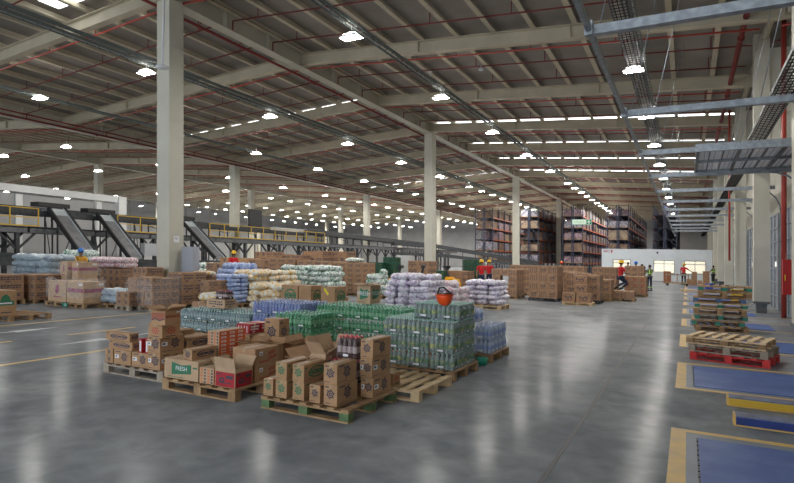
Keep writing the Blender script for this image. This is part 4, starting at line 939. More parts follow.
def pack_stack(kind, nm, xr, yf, nxp, nyp, nl, hb, nx=5, ny=3, sp=.076, side=True, top_mode='all', pal=True, lastrow=None, ptag=None, z0=.147):
    w, d = nx * sp + .012, ny * sp + .012; h = hb * 1.01 + .004
    if pal: pallet(xr + .03, yf - .03, 0, w * nxp + .06, max(.9, d * nyp + .06), .145, ptag or 'pallet under the %s' % nm, near=True)
    for l in range(nl):
        top = l == nl - 1
        for i in range(nxp):
            for j in range(nyp):
                ext = (lastrow and top and not lastrow(i, j))
                if ext: continue
                over = (lastrow and l == nl - 2 and not lastrow(i, j))
                if not (top or over or j == 0 or (i == nxp - 1)): continue
                mode = 'all' if ((top or over) and top_mode == 'all') else ('rim' if (side and i == nxp - 1) else 'front')
                if (top or over) and top_mode != 'all': mode = 'rim' if j == 0 or i == nxp - 1 else 'front'
                lay = 'top layer' if top else 'bottom layer' if l == 0 else 'layer ' + ORD[l]
                pack(kind, xr - w * (nxp - i - .5) + random.uniform(-.006, .006), yf + d * (j + .5), z0 + h * l, nx, ny, sp, hb, 'bottle pack, %s, column %s, row %s, %s' % (lay, ORD[i], ORD[j], nm), nm, mode)
pack_stack('clear', 'clear bottles under the orange helmet', -3.0, 7.48, 3, 4, 4, .232, side=True, lastrow=lambda i, j: i >= 1 and j >= 1)
pack_stack('green', 'long green bottle stack', -4.42, 8.75, 5, 4, 3, .232, side=False, top_mode='rim')
pack_stack('green', 'green bottles before the blue ones', -5.50, 7.42, 2, 3, 3, .205, side=True, top_mode='rim')
pack_stack('blue', 'blue bottle stack', -6.42, 8.32, 3, 4, 3, .238, side=False, top_mode='rim')
pack_stack('teal', 'teal bottles behind the front boxes', -7.66, 8.32, 5, 4, 2, .225, side=False, top_mode='rim')
pack_stack('pale', 'pale blue bottles behind clear ones', -3.0, 9.22, 3, 4, 3, .232, side=True, top_mode='rim', lastrow=lambda i, j: i < 2)
bk = MB(); bk.lathe([(.08, 0), (.10, .12)], seg=10); o = bk.build('green_tub', mat('tub_green', (.02, .30, .20), .4)); put(o, xat(482, 8.95), 8.95, 0); tag(o, 'small green tub on the floor between the clear and pale bottles', 'tub')
carton(-3.42, 5.46, zp, .44, .24, .135, 'low carton beneath the cola packs', None, pr_none, pr_none, base=card3)
pack('cola', -3.63, 5.58, zp + .14, 6, 3, .07, .27, 'cola bottle pack with red caps, lower', 'cola packs', 'all')
pack('cola', -3.56, 5.60, zp + .42, 4, 3, .07, .27, 'cola bottle pack with red caps, upper', 'cola packs', 'all')
pack('cola', -8.72, 8.72, .63 + .19, 5, 3, .07, .18, 'small dark drink pack on the long brown box', None, 'all')
# helmet lying on the clear bottles
def hard_hat(m, name='hard_hat', flip=False, band=False, parent=None, seg=14):
    b = MB(); b.lathe([(.132, 0), (.135, .02), (.128, .06), (.108, .105), (.07, .138), (.02, .152), (.001, .153)], seg=seg, sx=.88, sy=1.08)
    b.lathe([(.168, -.006), (.168, .0), (.130, .012)], seg=seg, sx=.85, sy=1.1); b.beam((0, -.10, .12), (0, .10, .12), .03, .05)
    return b.build(name, m, parent)
hx, hy = atp(444.5, 306.0, 1.10)
o = hard_hat(helm_o); put(o, hx, hy, zp + 4 * (.232 * 1.01 + .004) + .155); o.rotation_quaternion = TILT @ Quaternion((0, 0, 1), .6) @ Quaternion((1, 0, 0), math.pi - .1)
tag(o, 'orange hard hat lying upside down on the clear bottles', 'hard hat')
b = MB(); pts = [(.10 * math.cos(t), .11 * math.sin(t), -.015 - .01 * math.sin(t * 2)) for t in [k * math.pi / 6 for k in range(13)]]; b.tube(pts, .016, 6); b.tube([(-.1, 0, -.02), (-.08, .03, -.10), (-.02, .04, -.11), (.06, .03, -.05), (.1, 0, -.02)], .013, 6); link('chin_strap', b.mesh('chin_strap', blackm), o)

# ------------------------------------------------------------------ bags
_bg = {}
def bag_mesh(l, w, h, m, var, plump=2.6):
    key = (l, w, h, m.name, var)
    if key in _bg: return _bg[key]
    rnd = random.Random(hash(var) + int(l * 1000)); mb = MB(); nu, nv = 16, 9; ph = [rnd.uniform(0, 6.28) for _ in range(6)]
    pts = []
    for j in range(nv + 1):
        v = -math.pi / 2 + math.pi * j / nv; cv, sv = math.cos(v), math.sin(v)
        for i in range(nu):
            u = 2 * math.pi * i / nu; cu, su = math.cos(u), math.sin(u)
            f = lambda c, e: math.copysign(abs(c) ** e, c)
            x, y = f(cu, .45) * f(cv, .6), f(su, .45) * f(cv, .6); z = f(sv, .75)
            edge = max(abs(x), abs(y)); z *= (1 - .38 * edge ** 4)
            k = 1 + .10 * math.sin(4 * x + ph[0]) + .09 * math.sin(5 * y + ph[1]) + .07 * math.sin(9 * x + 5 * y + ph[2])
            pts.append((x * l / 2 * (1 + .06 * math.sin(6 * y + ph[3])), y * w / 2 * (1 + .06 * math.sin(5 * x + ph[4])), h / 2 + z * h / 2 * k * 1.0))
    n0 = 0; mb.v = pts
    for j in range(nv):
        for i in range(nu):
            a = j * nu + i; b = j * nu + (i + 1) % nu
            mb.f.append((a, b, b + nu, a + nu)); mb.m.append(0); mb.sm.append(True)
    _bg[key] = mb.mesh('filled_bag', m); return _bg[key]
NBAG = [0]; BAGS = []
def bags(desc, place, m, x0, x1, y0, y1, z0, ztop, nx, ny, nl, pal=True, taper=0.0, shell=True, group=None, palm=wood):
    if pal: pallet(x1 + .03, y0 - .03, z0, x1 - x0 + .06, y1 - y0 + .06, .145, 'pallet under the %ss %s' % (desc, place), m=palm, near=False); z0 += .145
    h = (ztop - z0) / nl; W, D = x1 - x0, y1 - y0
    if pal: nx = max(nx, round(W / .42)); ny = max(ny, round(D / .55))
    for k in range(nl):
        t = taper * (k / max(1, nl - 1)) ** 1.5 if nl > 1 else 0; cx, cy = (x0 + x1) / 2, (y0 + y1) / 2; w_, d_ = W * (1 - t), D * (1 - t)
        for i in range(nx):
            for j in range(ny):
                if shell and not (k == nl - 1 or j == 0 or i == nx - 1 or (taper and j <= 1)): continue
                l, w = w_ / nx * 1.04, d_ / ny * 1.06
                lay = 'top layer' if k == nl - 1 else 'bottom layer' if k == 0 else 'layer ' + ORD[k]
                if k == nl - 1 and nx * ny > 3 and random.random() < .25: continue
                bx, by = cx - w_ / 2 + w_ / nx * (i + .5) + random.uniform(-.05, .05), cy - d_ / 2 + d_ / ny * (j + .5) + random.uniform(-.03, .03)
                vis = (l * (1 if j == 0 or (taper and j == 1) else .3) + .4 * w * (i == nx - 1)) * h / ((by * CO - bx * SI) ** 2)
                BAGS.append((vis, bx, by, z0 + h * k + random.uniform(-.01, .015), random.uniform(-.3, .3), bag_mesh(round(l, 2), round(w, 2), round(h * 1.22, 3), m, (i + 2 * j + 3 * k) % 3),
                             '%s, %s, column %s, row %s, %s' % (desc, lay, ORD[i], ORD[j], place), '%ss %s' % (desc, place)))
def bagpx(desc, place, m, pl, pc, Y, depth, ztop, nx, ny, nl, **k): bags(desc, place, m, xat(pl, Y), xat(pc, Y), Y, Y + depth, k.pop('z0', 0), ztop, nx, ny, nl, **k)
bagpx('white purple bag', 'on the pallet nearest the aisle', bag_purple, 464, 500, 19.0, 1.1, 1.0, 3, 2, 5, palm=woodlt)
bagpx('white purple bag', 'in the mound behind green bottles', bag_purple, 382, 431, 15.2, 1.5, 1.25, 4, 3, 6, taper=.18)
bagpx('white pink bag', 'in the low mound by purple ones', bag_pink, 432, 457, 17.2, 1.3, .98, 3, 2, 4, taper=.2)
bagpx('pale blue bag', 'in the upright tower', bag_blue, 216, 233, 13.4, .8, 1.10, 1, 2, 7)
bagpx('pale blue bag', 'in the sagging pile', bag_blue, 204, 252, 15.0, 1.4, 1.40, 3, 2, 6, taper=.45)
bagpx('yellow white bag', 'right of the pale blue tower', bag_yel, 234, 258, 14.2, 1.2, 1.22, 2, 2, 6)
bagpx('yellow white bag', 'in the pile behind logo boxes', bag_yel, 255, 284, 15.4, 1.2, 1.20, 2, 2, 6, taper=.3)
bagpx('yellow white bag', 'before the first logo box', bag_yel, 247, 278, 12.6, .9, .88, 3, 1, 4)
bagpx('white green bag', 'behind logo boxes, outer pile', bag_grn, 268, 297, 17.5, 1.3, 1.34, 2, 2, 6, taper=.2)
bagpx('white green bag', 'behind logo boxes, inner pile', bag_grn, 298, 329, 17.5, 1.3, 1.36, 2, 2, 6, taper=.2)
bagpx('white green bag', 'behind the green flag box', bag_grn, 364, 381, 20.5, 1.0, 1.22, 2, 1, 5, taper=.3)
bagpx('white green bag', 'just right of the big column', bag_grn, 186, 206, 17.8, 1.3, 1.30, 3, 2, 5, taper=.4)
bagpx('white green bag', 'left of the big column', bag_grn, 158, 172, 14.9, 1.0, 1.18, 2, 1, 5, taper=.2)
bagpx('pale teal bag', 'in the far left stack', bag_teal, 10, 48, 12.2, 1.1, 1.55, 4, 2, 6)
bagpx('white green bag', 'on top behind the magenta cartons', bag_grn, 56, 90, 14.6, 1.2, 1.75, 3, 1, 6, taper=.2)
bagpx('white red pack', 'over cartons behind the magenta ones', bag_wr, 88, 119, 13.4, .9, 1.52, 6, 1, 2, pal=False, z0=1.125)
bagpx('pale teal bag', 'low beside the magenta banded cartons', bag_teal, 97, 118, 11.2, .8, .55, 2, 2, 2)
bagpx('white green bag', 'on the carton wall before crates', bag_grn, 344, 357, 21.7, .8, 1.68, 1, 1, 1, pal=False, z0=1.5)
o = link('filled_bag', bag_mesh(.62, .34, .26, bag_yel, 5)); put(o, xat(211, 10.2), 10.2, .55, .3); tag(o, 'single yellow white bag lying behind the teal bottles', 'bag')
pallet(xat(222, 10.0), 9.95, 0, 1.1, .8, .145, 'pallet behind the teal bottles', near=False)
for k in range(2): carton(xat(220, 10.0) - .5 * k, 10.0, .145, .48, .6, .405, 'low carton under the single yellow white bag, %s' % ORD[k], None, pr_none, pr_none, base=card3)
bagpx('yellow green bag', 'on cartons right of bold print', bag_yel, 189, 203, 13.4, .6, 1.16, 2, 1, 1, pal=False, z0=1.02)
# stretch wrap over a few stacks
def wrap(x0, x1, y0, y1, z0, z1, label, parent=None):
    b = MB(); n = 7; rows = []
    P_ = [(x0 + (x1 - x0) * i / n, y0) for i in range(n)] + [(x1, y0 + (y1 - y0) * i / n) for i in range(n)] + [(x1 - (x1 - x0) * i / n, y1) for i in range(n)] + [(x0, y1 - (y1 - y0) * i / n) for i in range(n)]
    for q in range(4):
        z = z0 + (z1 - z0) * q / 3
        rows.append([(x + random.uniform(.01, .03) * (1 if x > (x0 + x1) / 2 else -1), y + random.uniform(.01, .03) * (1 if y > (y0 + y1) / 2 else -1), z + (random.uniform(-.08, .12) if q == 3 else 0)) for x, y in P_])
    for a, c in zip(rows, rows[1:]):
        for k in range(len(P_)): b.face([a[k], a[(k + 1) % len(P_)], c[(k + 1) % len(P_)], c[k]], 0, True)
    o = b.build('stretch_film', film_w, shear=True); tag(o, label, 'plastic film')
wrap(xat(128, 11.3) - .01, xat(152, 11.3) + .01, 11.27, 12.33, .2, .95, 'clear stretch film around the near left carton stack')
wrap(xat(48, 10.6), x1 + .0, 10.56, 11.34, .3, .9, 'torn stretch film around the lower magenta cartons')
wrap(xat(67, 11.45) - .42, xat(78, 11.45) + .02, 11.41, 12.2, .95, 1.3, 'stretch film around the upper magenta cartons')

# ------------------------------------------------------------------ crates and trucks
_cr = {}
def crate(x, y, z, w, d, h, m, label, group=None, name='plastic_crate', cat='crate'):
    key = (round(w, 2), round(d, 2), round(h, 2), m.name)
    if key not in _cr:
        b = MB(); t = .02
        for z0_, z1_ in ((0, .05), (h * .42, h * .55), (h - .06, h)):
            b.box(-w / 2, w / 2, -d / 2, -d / 2 + t, z0_, z1_); b.box(-w / 2, w / 2, d / 2 - t, d / 2, z0_, z1_); b.box(-w / 2, -w / 2 + t, -d / 2 + t, d / 2 - t, z0_, z1_); b.box(w / 2 - t, w / 2, -d / 2 + t, d / 2 - t, z0_, z1_)
        for k in range(5):
            x_ = -w / 2 + k * (w - .04) / 4; b.box(x_, x_ + .04, -d / 2 + .002, -d / 2 + t, .05, h - .06); y_ = -d / 2 + k * (d - .04) / 4; b.box(w / 2 - t, w / 2 - .002, y_, y_ + .04, .05, h - .06)
        b.box(-w / 2 + t, w / 2 - t, -d / 2 + t, d / 2 - t, 0, h * .8, 1)
        b.face([(-w * .18, -d / 2 - .003, h * .42), (w * .18, -d / 2 - .003, h * .42), (w * .18, -d / 2 - .003, h * .62), (-w * .18, -d / 2 - .003, h * .62)], 1)
        _cr[key] = b.mesh(name, [m, mat('crate_content', (.02, .02, .012), .7, col2=(.35, .30, .05), lo=.52, hi=.6, vscale=12, rnd=1) if m is greencr else m])
    o = link(name, _cr[key]); put(o, x, y, z); tag(o, label, cat, group); return o
def crates(pl, pc, Y, nx, nz, h, m, desc, place, d=.45):
    xl, xc = xat(pl, Y), xat(pc, Y); w = (xc - xl) / nx
    for i in range(nx):
        for k in range(nz): crate(xl + w * (i + .5), Y + d / 2, h * k, w - .01, d, h - .004, m, '%s, %s up, column %s, %s' % (desc, ORD[k], ORD[i], place), '%ss %s' % (desc, place))
crates(368, 382, 26.0, 3, 5, .30, greencr, 'green plastic crate', 'left of the tallest crates')
crates(383, 397, 26.6, 3, 6, .30, greencr, 'green plastic crate', 'beside the white boxes')
crates(463, 479, 30.0, 3, 7, .25, greencr, 'green plastic crate', 'behind the two people in red')
crates(436, 444, 27.5, 2, 4, .28, greencr, 'green plastic crate', 'between the pallet trucks')
crates(398, 409, 28.5, 3, 6, .32, whitep, 'white box', 'beyond the green crates')
def truck(x, y, yaw, label):
    o = empty('pallet_truck'); put(o, x, y, 0, yaw); tag(o, label, 'pallet truck')
    b = MB(); b.box(-.35, .35, -.28, .28, .16, .62); b.box(-.30, .28, -.26, .26, .62, .78); b.box(.1, .33, -.2, .2, .78, .86); link('motor_housing', b.mesh('motor_housing', yeltr), o)
    for s_ in (-1, 1):
        b = MB(); b.box(-1.5, -.35, s_ * .2 - .08, s_ * .2 + .08, .08, .15); link('fork', b.mesh('fork', yeltr), o)
        b = MB(); b.tube([(-1.35, s_ * .2 - .05, .05), (-1.35, s_ * .2 + .05, .05)], .05, 10); link('wheel', b.mesh('wheel', blackm), o)
    b = MB(); b.tube([(.1, -.08, .12), (.1, .08, .12)], .12, 12); link('wheel', b.mesh('wheel', blackm), o)
    b = MB(); b.tube([(.25, 0, .7), (.42, 0, 1.05), (.5, 0, 1.3)], .05, 8); b.box(.4, .6, -.16, .16, 1.28, 1.42); b.tube([(.5, -.2, 1.36), (.5, .2, 1.36)], .03, 8); link('steering_arm', b.mesh('steering_arm', blackm), o)
truck(xat(413, 25.0), 25.0, .25, 'yellow pallet truck behind the purple bag mound')
truck(xat(452, 26.0), 26.0, 2.6, 'yellow pallet truck behind the pink bags')
truck(xat(398, 24.0), 23.2, 0.1, 'yellow pallet truck partly hidden behind the green crates')
# ------------------------------------------------------------------ right hand pallets
for k, (m, bm_, lab, yy) in enumerate(((woodred, woodred, 'red painted pallet, bottom of the three', -.26), (woodgr, woodgr, 'grey weathered pallet, middle of the three', -.28), (woodlt, wood, 'pale slatted pallet, top of the three', -.26))):
    pallet(1.27 - .03 * k, 11.42 + .01 * k, .146 * k + .001, 1.27, 1.0, .145, lab, m=m, bm_=bm_, yaw=yy)
gm_ = mat('teal_block', (.02, .20, .14), .6); bb_ = mat('blue_block', (.06, .13, .28), .6)
for k in range(8):
    pallet(1.37 + random.uniform(-.04, .06) + (.08 if k > 5 else 0), 16.9 + random.uniform(-.03, .03), .152 * k + .001, 1.22, 1.0, .15, 'wooden pallet, %s from the floor in the tall pallet stack' % ORD[k], 'pallets in the tall stack', m=(wood, wood, woodgr, wood, woodlt, wood, wood, wood)[k], bm_=(wood, gm_, gm_, wood, gm_, bb_, wood, gm_)[k], yaw=random.uniform(-.03, .03))
pallet(xat(702, 40), 40, 0, 1.2, 1.0, .14, 'pale pallet on the floor far along the dock lane', m=woodlt, near=False)
# ------------------------------------------------------------------ things by the office
def table(x, y, w, d, h, label, m=galv):
    o = empty('work_table'); put(o, x, y); tag(o, label, 'table'); b = MB(); b.box(-w / 2, w / 2, -d / 2, d / 2, h - .04, h); link('table_top', b.mesh('table_top', m), o)
    for sx in (-1, 1):
        for sy in (-1, 1): b = MB(); b.box(sx * (w / 2 - .04) - .02, sx * (w / 2 - .04) + .02, sy * (d / 2 - .04) - .02, sy * (d / 2 - .04) + .02, 0, h - .04); link('leg', b.mesh('leg', m), o)
table(xat(656, 58), 58, 1.7, .7, .12, 'low grey trestle by the office window', midst)
b = MB(); b.box(-.8, .8, -.25, .25, .12, .95); b.box(-.82, .82, -.27, .27, .95, 1.0); o = b.build('counter', whitep); put(o, xat(657, 58), 58, 0); tag(o, 'white counter beneath the middle office window', 'counter')
for k in range(4): carton(xat(671, 56), 56, .0 + .27 * k, .62, .5, .265, 'reddish brown carton, %s from the floor, before the office' % ORD[k], 'reddish cartons before the office', pr_none, pr_none, base=mat('carton_reddish', (.28, .10, .05), .7))
o = empty('platform_cart'); put(o, xat(677, 50), 50); tag(o, 'flat cart of wood beside the person before the office', 'cart')
b = MB(); b.box(-.85, .85, -.4, .4, .2, .28); link('platform', b.mesh('platform', wood), o)
for sx in (-1, 0, 1): b = MB(); b.box(sx * .8 - .03, sx * .8 + .03, -.4, -.34, .28, 1.0); b.box(sx * .8 - .03, sx * .8 + .03, .34, .4, .28, 1.0); link('stake', b.mesh('stake', wood), o)
b = MB(); b.box(-.85, .85, -.4, -.36, .85, .95); link('rail', b.mesh('rail', woodgr), o)
for sx in (-1, 1): b = MB(); b.tube([(sx * .7, -.3, .1), (sx * .7, .3, .1)], .1, 10); link('wheel', b.mesh('wheel', blackm), o)
for (px, Yv, w, h, z, nm) in ((691, 54, .35, .5, 0, 'carton on the floor behind the red shirted person'), (697, 52, .5, .45, 0, 'lowest carton right of the red shirted person'), (697, 52, .42, .4, .45, 'middle carton right of the red shirted person'), (697, 52, .36, .3, .85, 'top carton right of the red shirted person'), (702, 50, .3, .5, 0, 'tall carton left of the person in the vest'), (706.5, 48, .3, .35, 0, 'small carton near the person in the vest'), (709.5, 54, .5, .6, .6, 'big carton held level by the wall near the vest'), (709.5, 54, .5, .6, 0, 'big carton below the one by the vest')):
    o = carton(xat(px, Yv), Yv, z, w, .5, h if nm[:3] != 'big' or z else .6, nm, None, pr_none, pr_none, base=card3)
for k in range(5):
    b = MB(); b.box(-.2, .2, -.15, .15, 0, .05); b.tube([(-.1, 0, .05), (-.1, 0, .18)], .04, 6); b.tube([(.1, 0, .05), (.1, 0, .22)], .03, 6)
b = MB(); b.box(-.25, .25, -.2, .2, 0, .4); o = b.build('blue_crate', mat('crate_blue', (.02, .08, .4), .5)); put(o, xat(709, 46), 46, 0); tag(o, 'small blue crate by the person in the vest', 'crate')

# ------------------------------------------------------------------ people
def skin_obj(name, P, edges, m, parent, levels=1):
    """P: list of (point, radius)"""
    me = bpy.data.meshes.new(name); me.from_pydata([p for p, r in P], edges, []); o = bpy.data.objects.new(name, me); C.objects.link(o)
    md = o.modifiers.new('s', 'SKIN'); md.use_smooth_shade = True
    for i, (p, r) in enumerate(P):
        rr = r if isinstance(r, tuple) else (r, r); me.skin_vertices[0].data[i].radius = rr; me.skin_vertices[0].data[i].use_root = (i == 0)
    sb = o.modifiers.new('u', 'SUBSURF'); sb.levels = levels; sb.render_levels = levels
    dg = bpy.context.evaluated_depsgraph_get(); new = bpy.data.meshes.new_from_object(o.evaluated_get(dg)); new.name = name
    bpy.data.objects.remove(o); new.materials.clear(); new.materials.append(m)
    for p in new.polygons: p.use_smooth = True
    return link(name, new, parent)
def person(x, y, z, yaw, label, shirt, trousers, hat=None, pose='stand', vest=False, H=1.72, name='person'):
    k = H / 1.75; root = empty(name); put(root, x, y, z, yaw); tag(root, label, 'person')
    V = lambda *a: (a[0] * k, a[1] * k, a[2] * k)
    hip, chest, neck, head = V(0, 0, .93), V(0, .01, 1.28), V(0, 0, 1.48), V(0, .02, 1.62)
    J = {'hl': V(-.10, 0, .90), 'kl': V(-.11, .02, .50), 'al': V(-.11, -.02, .09), 'tl': V(-.12, .15, .04), 'hr': V(.10, 0, .90), 'kr': V(.11, .02, .50), 'ar': V(.12, -.02, .09), 'tr': V(.13, .15, .04),
         'sl': V(-.19, 0, 1.41), 'el': V(-.25, -.02, 1.13), 'wl': V(-.25, .07, .88), 'sr': V(.19, 0, 1.41), 'er': V(.25, -.02, 1.13), 'wr': V(.25, .07, .88)}
    if pose == 'reach': J['er'] = V(.38, .08, 1.22); J['wr'] = V(.58, .18, 1.08)
    if pose == 'work': J['er'] = V(.22, .14, 1.16); J['wr'] = V(.12, .36, 1.15); J['el'] = V(-.22, .14, 1.16); J['wl'] = V(-.12, .36, 1.15)
    if pose == 'step': J['kl'] = V(-.13, .18, .52); J['al'] = V(-.12, .05, .12); J['tl'] = V(-.12, .2, .08)
    dz = 0
    if pose == 'kneel':
        dz = -.36
        J.update({'kr': V(.11, .34, .60), 'ar': V(.11, .02, .42), 'tr': V(.11, -.08, .38), 'kl': V(-.11, .30, .66), 'al': V(-.11, -.16, .44), 'tl': V(-.11, -.26, .40)})
        J['er'] = V(.22, .14, 1.16); J['wr'] = V(.12, .38, 1.12); J['el'] = V(-.22, .14, 1.16); J['wl'] = V(-.10, .38, 1.12)
    sh = lambda p: (p[0], p[1], p[2] + dz * k); J = {a: sh(b) for a, b in J.items()}; hip, chest, neck, head = map(sh, (hip, chest, neck, head))
    mid = lambda a, b, t: tuple(a[i] + (b[i] - a[i]) * t for i in range(3))
    P = [(hip, (.13 * k, .10 * k)), (mid(hip, chest, .45), (.12 * k, .09 * k)), (chest, (.15 * k, .10 * k)), (mid(chest, neck, .75), (.09 * k, .07 * k)), (neck, .055 * k), (mid(neck, head, .45), (.062 * k, .07 * k)), (head, (.072 * k, .09 * k)), ((head[0], head[1] - .01, head[2] + .08 * k), (.06 * k, .07 * k))]
    Ed = [(0, 1), (1, 2), (2, 3), (3, 4), (4, 5), (5, 6), (6, 7)]
    def chain(start, items):
        prev = start
        for p, r in items: P.append((p, r)); Ed.append((prev, len(P) - 1)); prev = len(P) - 1
        return prev
    for s_ in 'lr':
        chain(0, [(J['h' + s_], .088 * k), (mid(J['h' + s_], J['k' + s_], .5), .075 * k), (J['k' + s_], .055 * k), (mid(J['k' + s_], J['a' + s_], .35), .052 * k), (J['a' + s_], .036 * k)])
        chain(3, [(J['s' + s_], .056 * k), (mid(J['s' + s_], J['e' + s_], .5), .045 * k), (J['e' + s_], .037 * k), (mid(J['e' + s_], J['w' + s_], .4), .035 * k), (J['w' + s_], .026 * k)])
    body = skin_obj('body', P, Ed, skinm, root)
    # hands with fingers, face
    for s_, sg in (('l', -1), ('r', 1)):
        w_ = Vector(J['w' + s_]); e_ = Vector(J['e' + s_]); d = (w_ - e_).normalized(); side = Vector((0, 1, 0)) if abs(d.y) < .8 else Vector((1, 0, 0)); side = (side - d * side.dot(d)).normalized(); nrm = d.cross(side)
        hb = MB(); hb.beam(w_, w_ + d * .09, .075, .026, up=tuple(nrm))
        for q in range(4):
            a = w_ + d * .088 + side * (-.028 + .019 * q); L_ = (.066, .078, .074, .058)[q]; hb.tube([a, a + d * L_ * .5 + nrm * .004 * sg, a + d * L_ + nrm * .018 * sg], .0085, 6)
        a = w_ + d * .03 + side * .034; hb.tube([a, a + d * .03 + side * .028, a + d * .06 + side * .034], .010, 6); link('hand', hb.mesh('hand', skinm), root)
        ft = MB(); a, t = Vector(J['a' + s_]), Vector(J['t' + s_]); dd = (t - a); dd.z = 0 if pose != 'kneel' else dd.z; dd = dd.normalized() if dd.length > .01 else Vector((0, 1, 0))
        c0 = a - Vector((0, 0, .045 * k)); ft.beam(c0 - dd * .06, c0 + dd * .12, .085, .085); ft.beam(c0 + dd * .12 - Vector((0, 0, .015)), c0 + dd * .2 - Vector((0, 0, .015)), .08, .055); link('shoe', ft.mesh('shoe', blackm), root)
    hv = Vector(head); fb = MB(); fb.beam(hv + Vector((0, .075, .02)), hv + Vector((0, .105, -.012)), .022, .03); fb.box(hv.x - .085, hv.x - .07, hv.y - .02, hv.y + .015, hv.z - .03, hv.z + .035); fb.box(hv.x + .07, hv.x + .085, hv.y - .02, hv.y + .015, hv.z - .03, hv.z + .035); link('nose_and_ears', fb.mesh('nose_and_ears', skinm), root)
    fb = MB()
    for sx in (-.03, .03): fb.box(hv.x + sx - .013, hv.x + sx + .013, hv.y + .078, hv.y + .088, hv.z + .018, hv.z + .03)
    fb.box(hv.x - .025, hv.x + .025, hv.y + .076, hv.y + .086, hv.z - .055, hv.z - .045); link('eyes_and_mouth', fb.mesh('eyes_and_mouth', hairm), root)
    hr = MB(); hr.lathe([(.088, -.02), (.095, .03), (.085, .08), (.05, .115), (.01, .125)], (hv.x, hv.y - .015, hv.z + .015), 12, sx=.92, sy=1.05); link('hair', hr.mesh('hair', hairm), root)
    # clothes
    Pt = [(hip, (.145 * k, .115 * k)), (mid(hip, chest, .45), (.145 * k, .112 * k)), (chest, (.165 * k, .12 * k)), (mid(chest, neck, .72), (.10 * k, .08 * k))]; Et = [(0, 1), (1, 2), (2, 3)]
    for s_ in 'lr':
        Pt.append((J['s' + s_], .072 * k)); Et.append((3, len(Pt) - 1)); Pt.append((mid(J['s' + s_], J['e' + s_], .75), .062 * k)); Et.append((len(Pt) - 2, len(Pt) - 1))
    st = skin_obj('shirt', Pt, Et, shirt, root)
    Pl = [(hip, (.138 * k, .112 * k))]; El = []
    for s_ in 'lr':
        prev = 0
        for p, r in ((J['h' + s_], .098), (mid(J['h' + s_], J['k' + s_], .5), .088), (J['k' + s_], .068), (mid(J['k' + s_], J['a' + s_], .5), .062), (mid(J['k' + s_], J['a' + s_], .92), .055)):
            Pl.append((p, r * k)); El.append((prev, len(Pl) - 1)); prev = len(Pl) - 1
    tr = skin_obj('trousers', Pl, El, trousers, root)
    if vest:
        vb = MB(); cz = chest[2]
        vb.lathe([(.205 * k, cz - .12), (.205 * k, cz - .07)], (0, chest[1], 0), 14, sx=1, sy=.76); vb.beam((-.1 * k, -.135 * k, cz - .1), (-.08 * k, -.10 * k, cz + .16), .05, .01); vb.beam((.1 * k, -.135 * k, cz - .1), (.08 * k, -.10 * k, cz + .16), .05, .01)
        for s_ in 'lr':
            c = mid(J['k' + s_], J['a' + s_], .62); vb.lathe([(.07 * k, c[2] - .03), (.07 * k, c[2] + .03)], (c[0], c[1], 0), 10)
        link('reflective_strips', vb.mesh('reflective_strips', hivis), root)
    if hat:
        h = hard_hat(hat, 'hard_hat', parent=root); h.location = (hv.x, hv.y, hv.z + .055); h.rotation_euler = (0, 0, 0)
    return root
PI = math.pi
def at_px(px, F_):
    u = px - 397; R = u * F_ / FPX; return R * CO - F_ * SI, R * SI + F_ * CO
def P_(px, F_, z, yaw, *a, **k): x, y = at_px(px, F_); return person(x, y, z, yaw, *a, **k)
P_(481, 29.5, 0, PI + .45, 'person in red shirt and yellow hard hat facing the camera', shirt_r, jeans, helm_y, 'stand')
P_(488.6, 31.5, 0, .5, 'person in red shirt with yellow hard hat seen from behind', shirt_r, jeans, helm_y, 'stand')
P_(233, 27.0, .16, PI + 1.0, 'person in red shirt and yellow hard hat behind the blue bags', shirt_r, jeans, helm_y, 'work')
P_(80, 22.5, .1, PI + 1.1, 'person in blue hard hat half hidden behind white bags', mat('orange_shirt', (.7, .35, .03), .8), jeans, helm_b, 'work')
P_(620.5, 28.3, .47, -.95, 'person in red shirt kneeling on low cartons', shirt_r, jeans, helm_y, 'kneel')
P_(649.3, 35.5, 0, .6, 'person in olive shirt with reflective strips seen from behind', shirt_o, jeans, None, 'work', vest=True, H=1.66)
P_(683.5, 46.5, 0, -.3, 'person in red shirt, dark trousers and yellow hard hat by the cart', shirt_r, blackt, helm_y, 'reach', H=1.78)
P_(713, 48.5, 0, .9, 'dark haired person in vest by the dock side wall', shirt_o, blackt, None, 'work', vest=True, H=1.7)
P_(635.5, 38.5, .1, PI - .4, 'person in blue hard hat behind the piled cartons', shirt_b, jeans, helm_b, 'work')
P_(641.5, 37.5, 0, .2, 'dark haired person in red shirt behind the piled cartons', shirt_r, jeans, None, 'work', H=1.7)
P_(627.5, 42.0, .1, PI + .2, 'person in dark blue shirt before the office window', shirt_b, jeans, None, 'work')
P_(561, 38.0, 0, PI, 'person in red shirt and orange hard hat behind the far cartons', shirt_r, jeans, helm_o, 'work')
P_(661, 62.0, 0, PI, 'dark clothed person inside the office window', shirt_d, blackt, None, 'stand', H=1.5)
P_(667.5, 61.5, 0, PI, 'person in teal shirt inside the office window', shirt_t, blackt, None, 'stand', H=1.62)

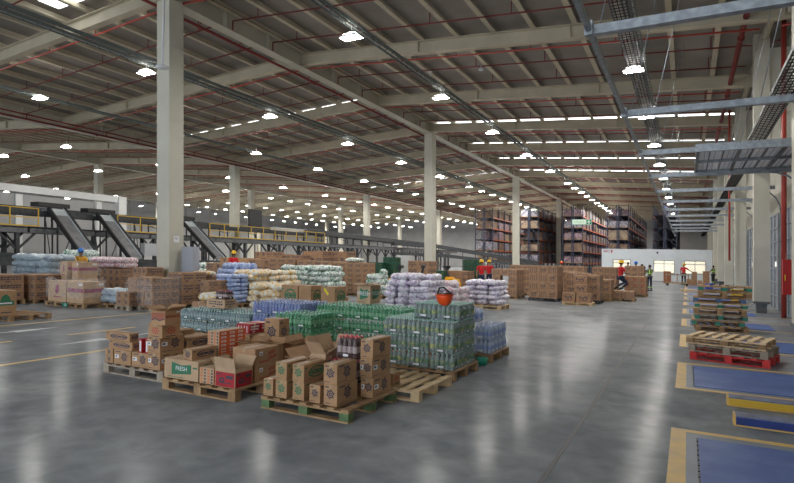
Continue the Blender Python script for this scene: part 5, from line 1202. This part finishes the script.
BAGS.sort(key=lambda t: -t[0]); rest = MB(); rm = []
for q, (vis, x, y, z, yw, me, lab, grp) in enumerate(BAGS):
    if q < 296: o = put(link('filled_bag', me), x, y, z, yw); tag(o, lab, 'bag', grp); continue
    m = me.materials[0]
    if m not in rm: rm.append(m)
    n = len(rest.v); M = Matrix.Translation((x, y, z + S(x, y))) @ (TILT @ Quaternion((0, 0, 1), yw)).to_matrix().to_4x4(); rest.v += [tuple(M @ v.co) for v in me.vertices]
    for p in me.polygons: rest.f.append(tuple(n + i for i in p.vertices)); rest.m.append(rm.index(m)); rest.sm.append(True)
if rm: tag(rest.build('filled_bag', rm), 'remaining half hidden bags deep in the piles', 'bags', 'half hidden bags in the piles', 'stuff')
print('BAGS', len(BAGS))
LATE.sort(key=lambda t: -t[0]); nl_ = max(0, 296 - NBOX[0]); far = MB(); fmats = []
for q, (vis, a) in enumerate(LATE):
    if q < nl_: carton(*a, corner=False); continue
    x, y, z, w, d, h, lab, grp, fr, sd, ac, ba = a; me = box_mesh(w, d, h, fr, sd, ac, ba)
    idx = []
    for m in me.materials:
        if m not in fmats: fmats.append(m)
        idx.append(fmats.index(m))
    n = len(far.v); M = Matrix.Translation((x, y, z + S(x, y))) @ TILT.to_matrix().to_4x4(); far.v += [tuple(M @ v.co) for v in me.vertices]
    for p in me.polygons: far.f.append(tuple(n + i for i in p.vertices)); far.m.append(idx[p.material_index]); far.sm.append(False)
if LATE[nl_:]: tag(far.build('cardboard_box', fmats), 'remaining far and hidden brown cartons of the distant stacks', 'boxes', 'brown cartons in the distant stacks', 'stuff')
# ------------------------------------------------------------------ light and camera
w = bpy.data.worlds.new('world'); bpy.context.scene.world = w; w.use_nodes = True
bg = w.node_tree.nodes['Background']; bg.inputs[0].default_value = (.85, .92, 1, 1); bg.inputs[1].default_value = 1.5
cam = bpy.data.cameras.new('camera'); co_ = bpy.data.objects.new('camera', cam); C.objects.link(co_)
cam.sensor_width = 36; cam.lens = 36 * FPX / 794; cam.shift_y = 16.1 / 794; cam.clip_end = 400; cam.clip_start = .05
co_.location = (0, 0, HC); co_.rotation_euler = (math.pi / 2, 0, TH); bpy.context.scene.camera = co_
sc = bpy.context.scene; sc.view_settings.view_transform = 'Standard'; sc.view_settings.look = 'None'; sc.view_settings.gamma = 1; sc.view_settings.exposure = 0.7
sc.cycles.use_denoising = True; sc.cycles.max_bounces = 8; sc.cycles.diffuse_bounces = 4; sc.cycles.transparent_max_bounces = 16; sc.cycles.sample_clamp_indirect = 6
for o in bpy.data.objects:
    if 'label' in o and len(o['label'].split()) > 16: print('LONG', len(o['label'].split()), o['label'])
print('boxes', NBOX[0], 'bottles', NB[0], 'bags', NBAG[0], 'objects', len(bpy.data.objects))
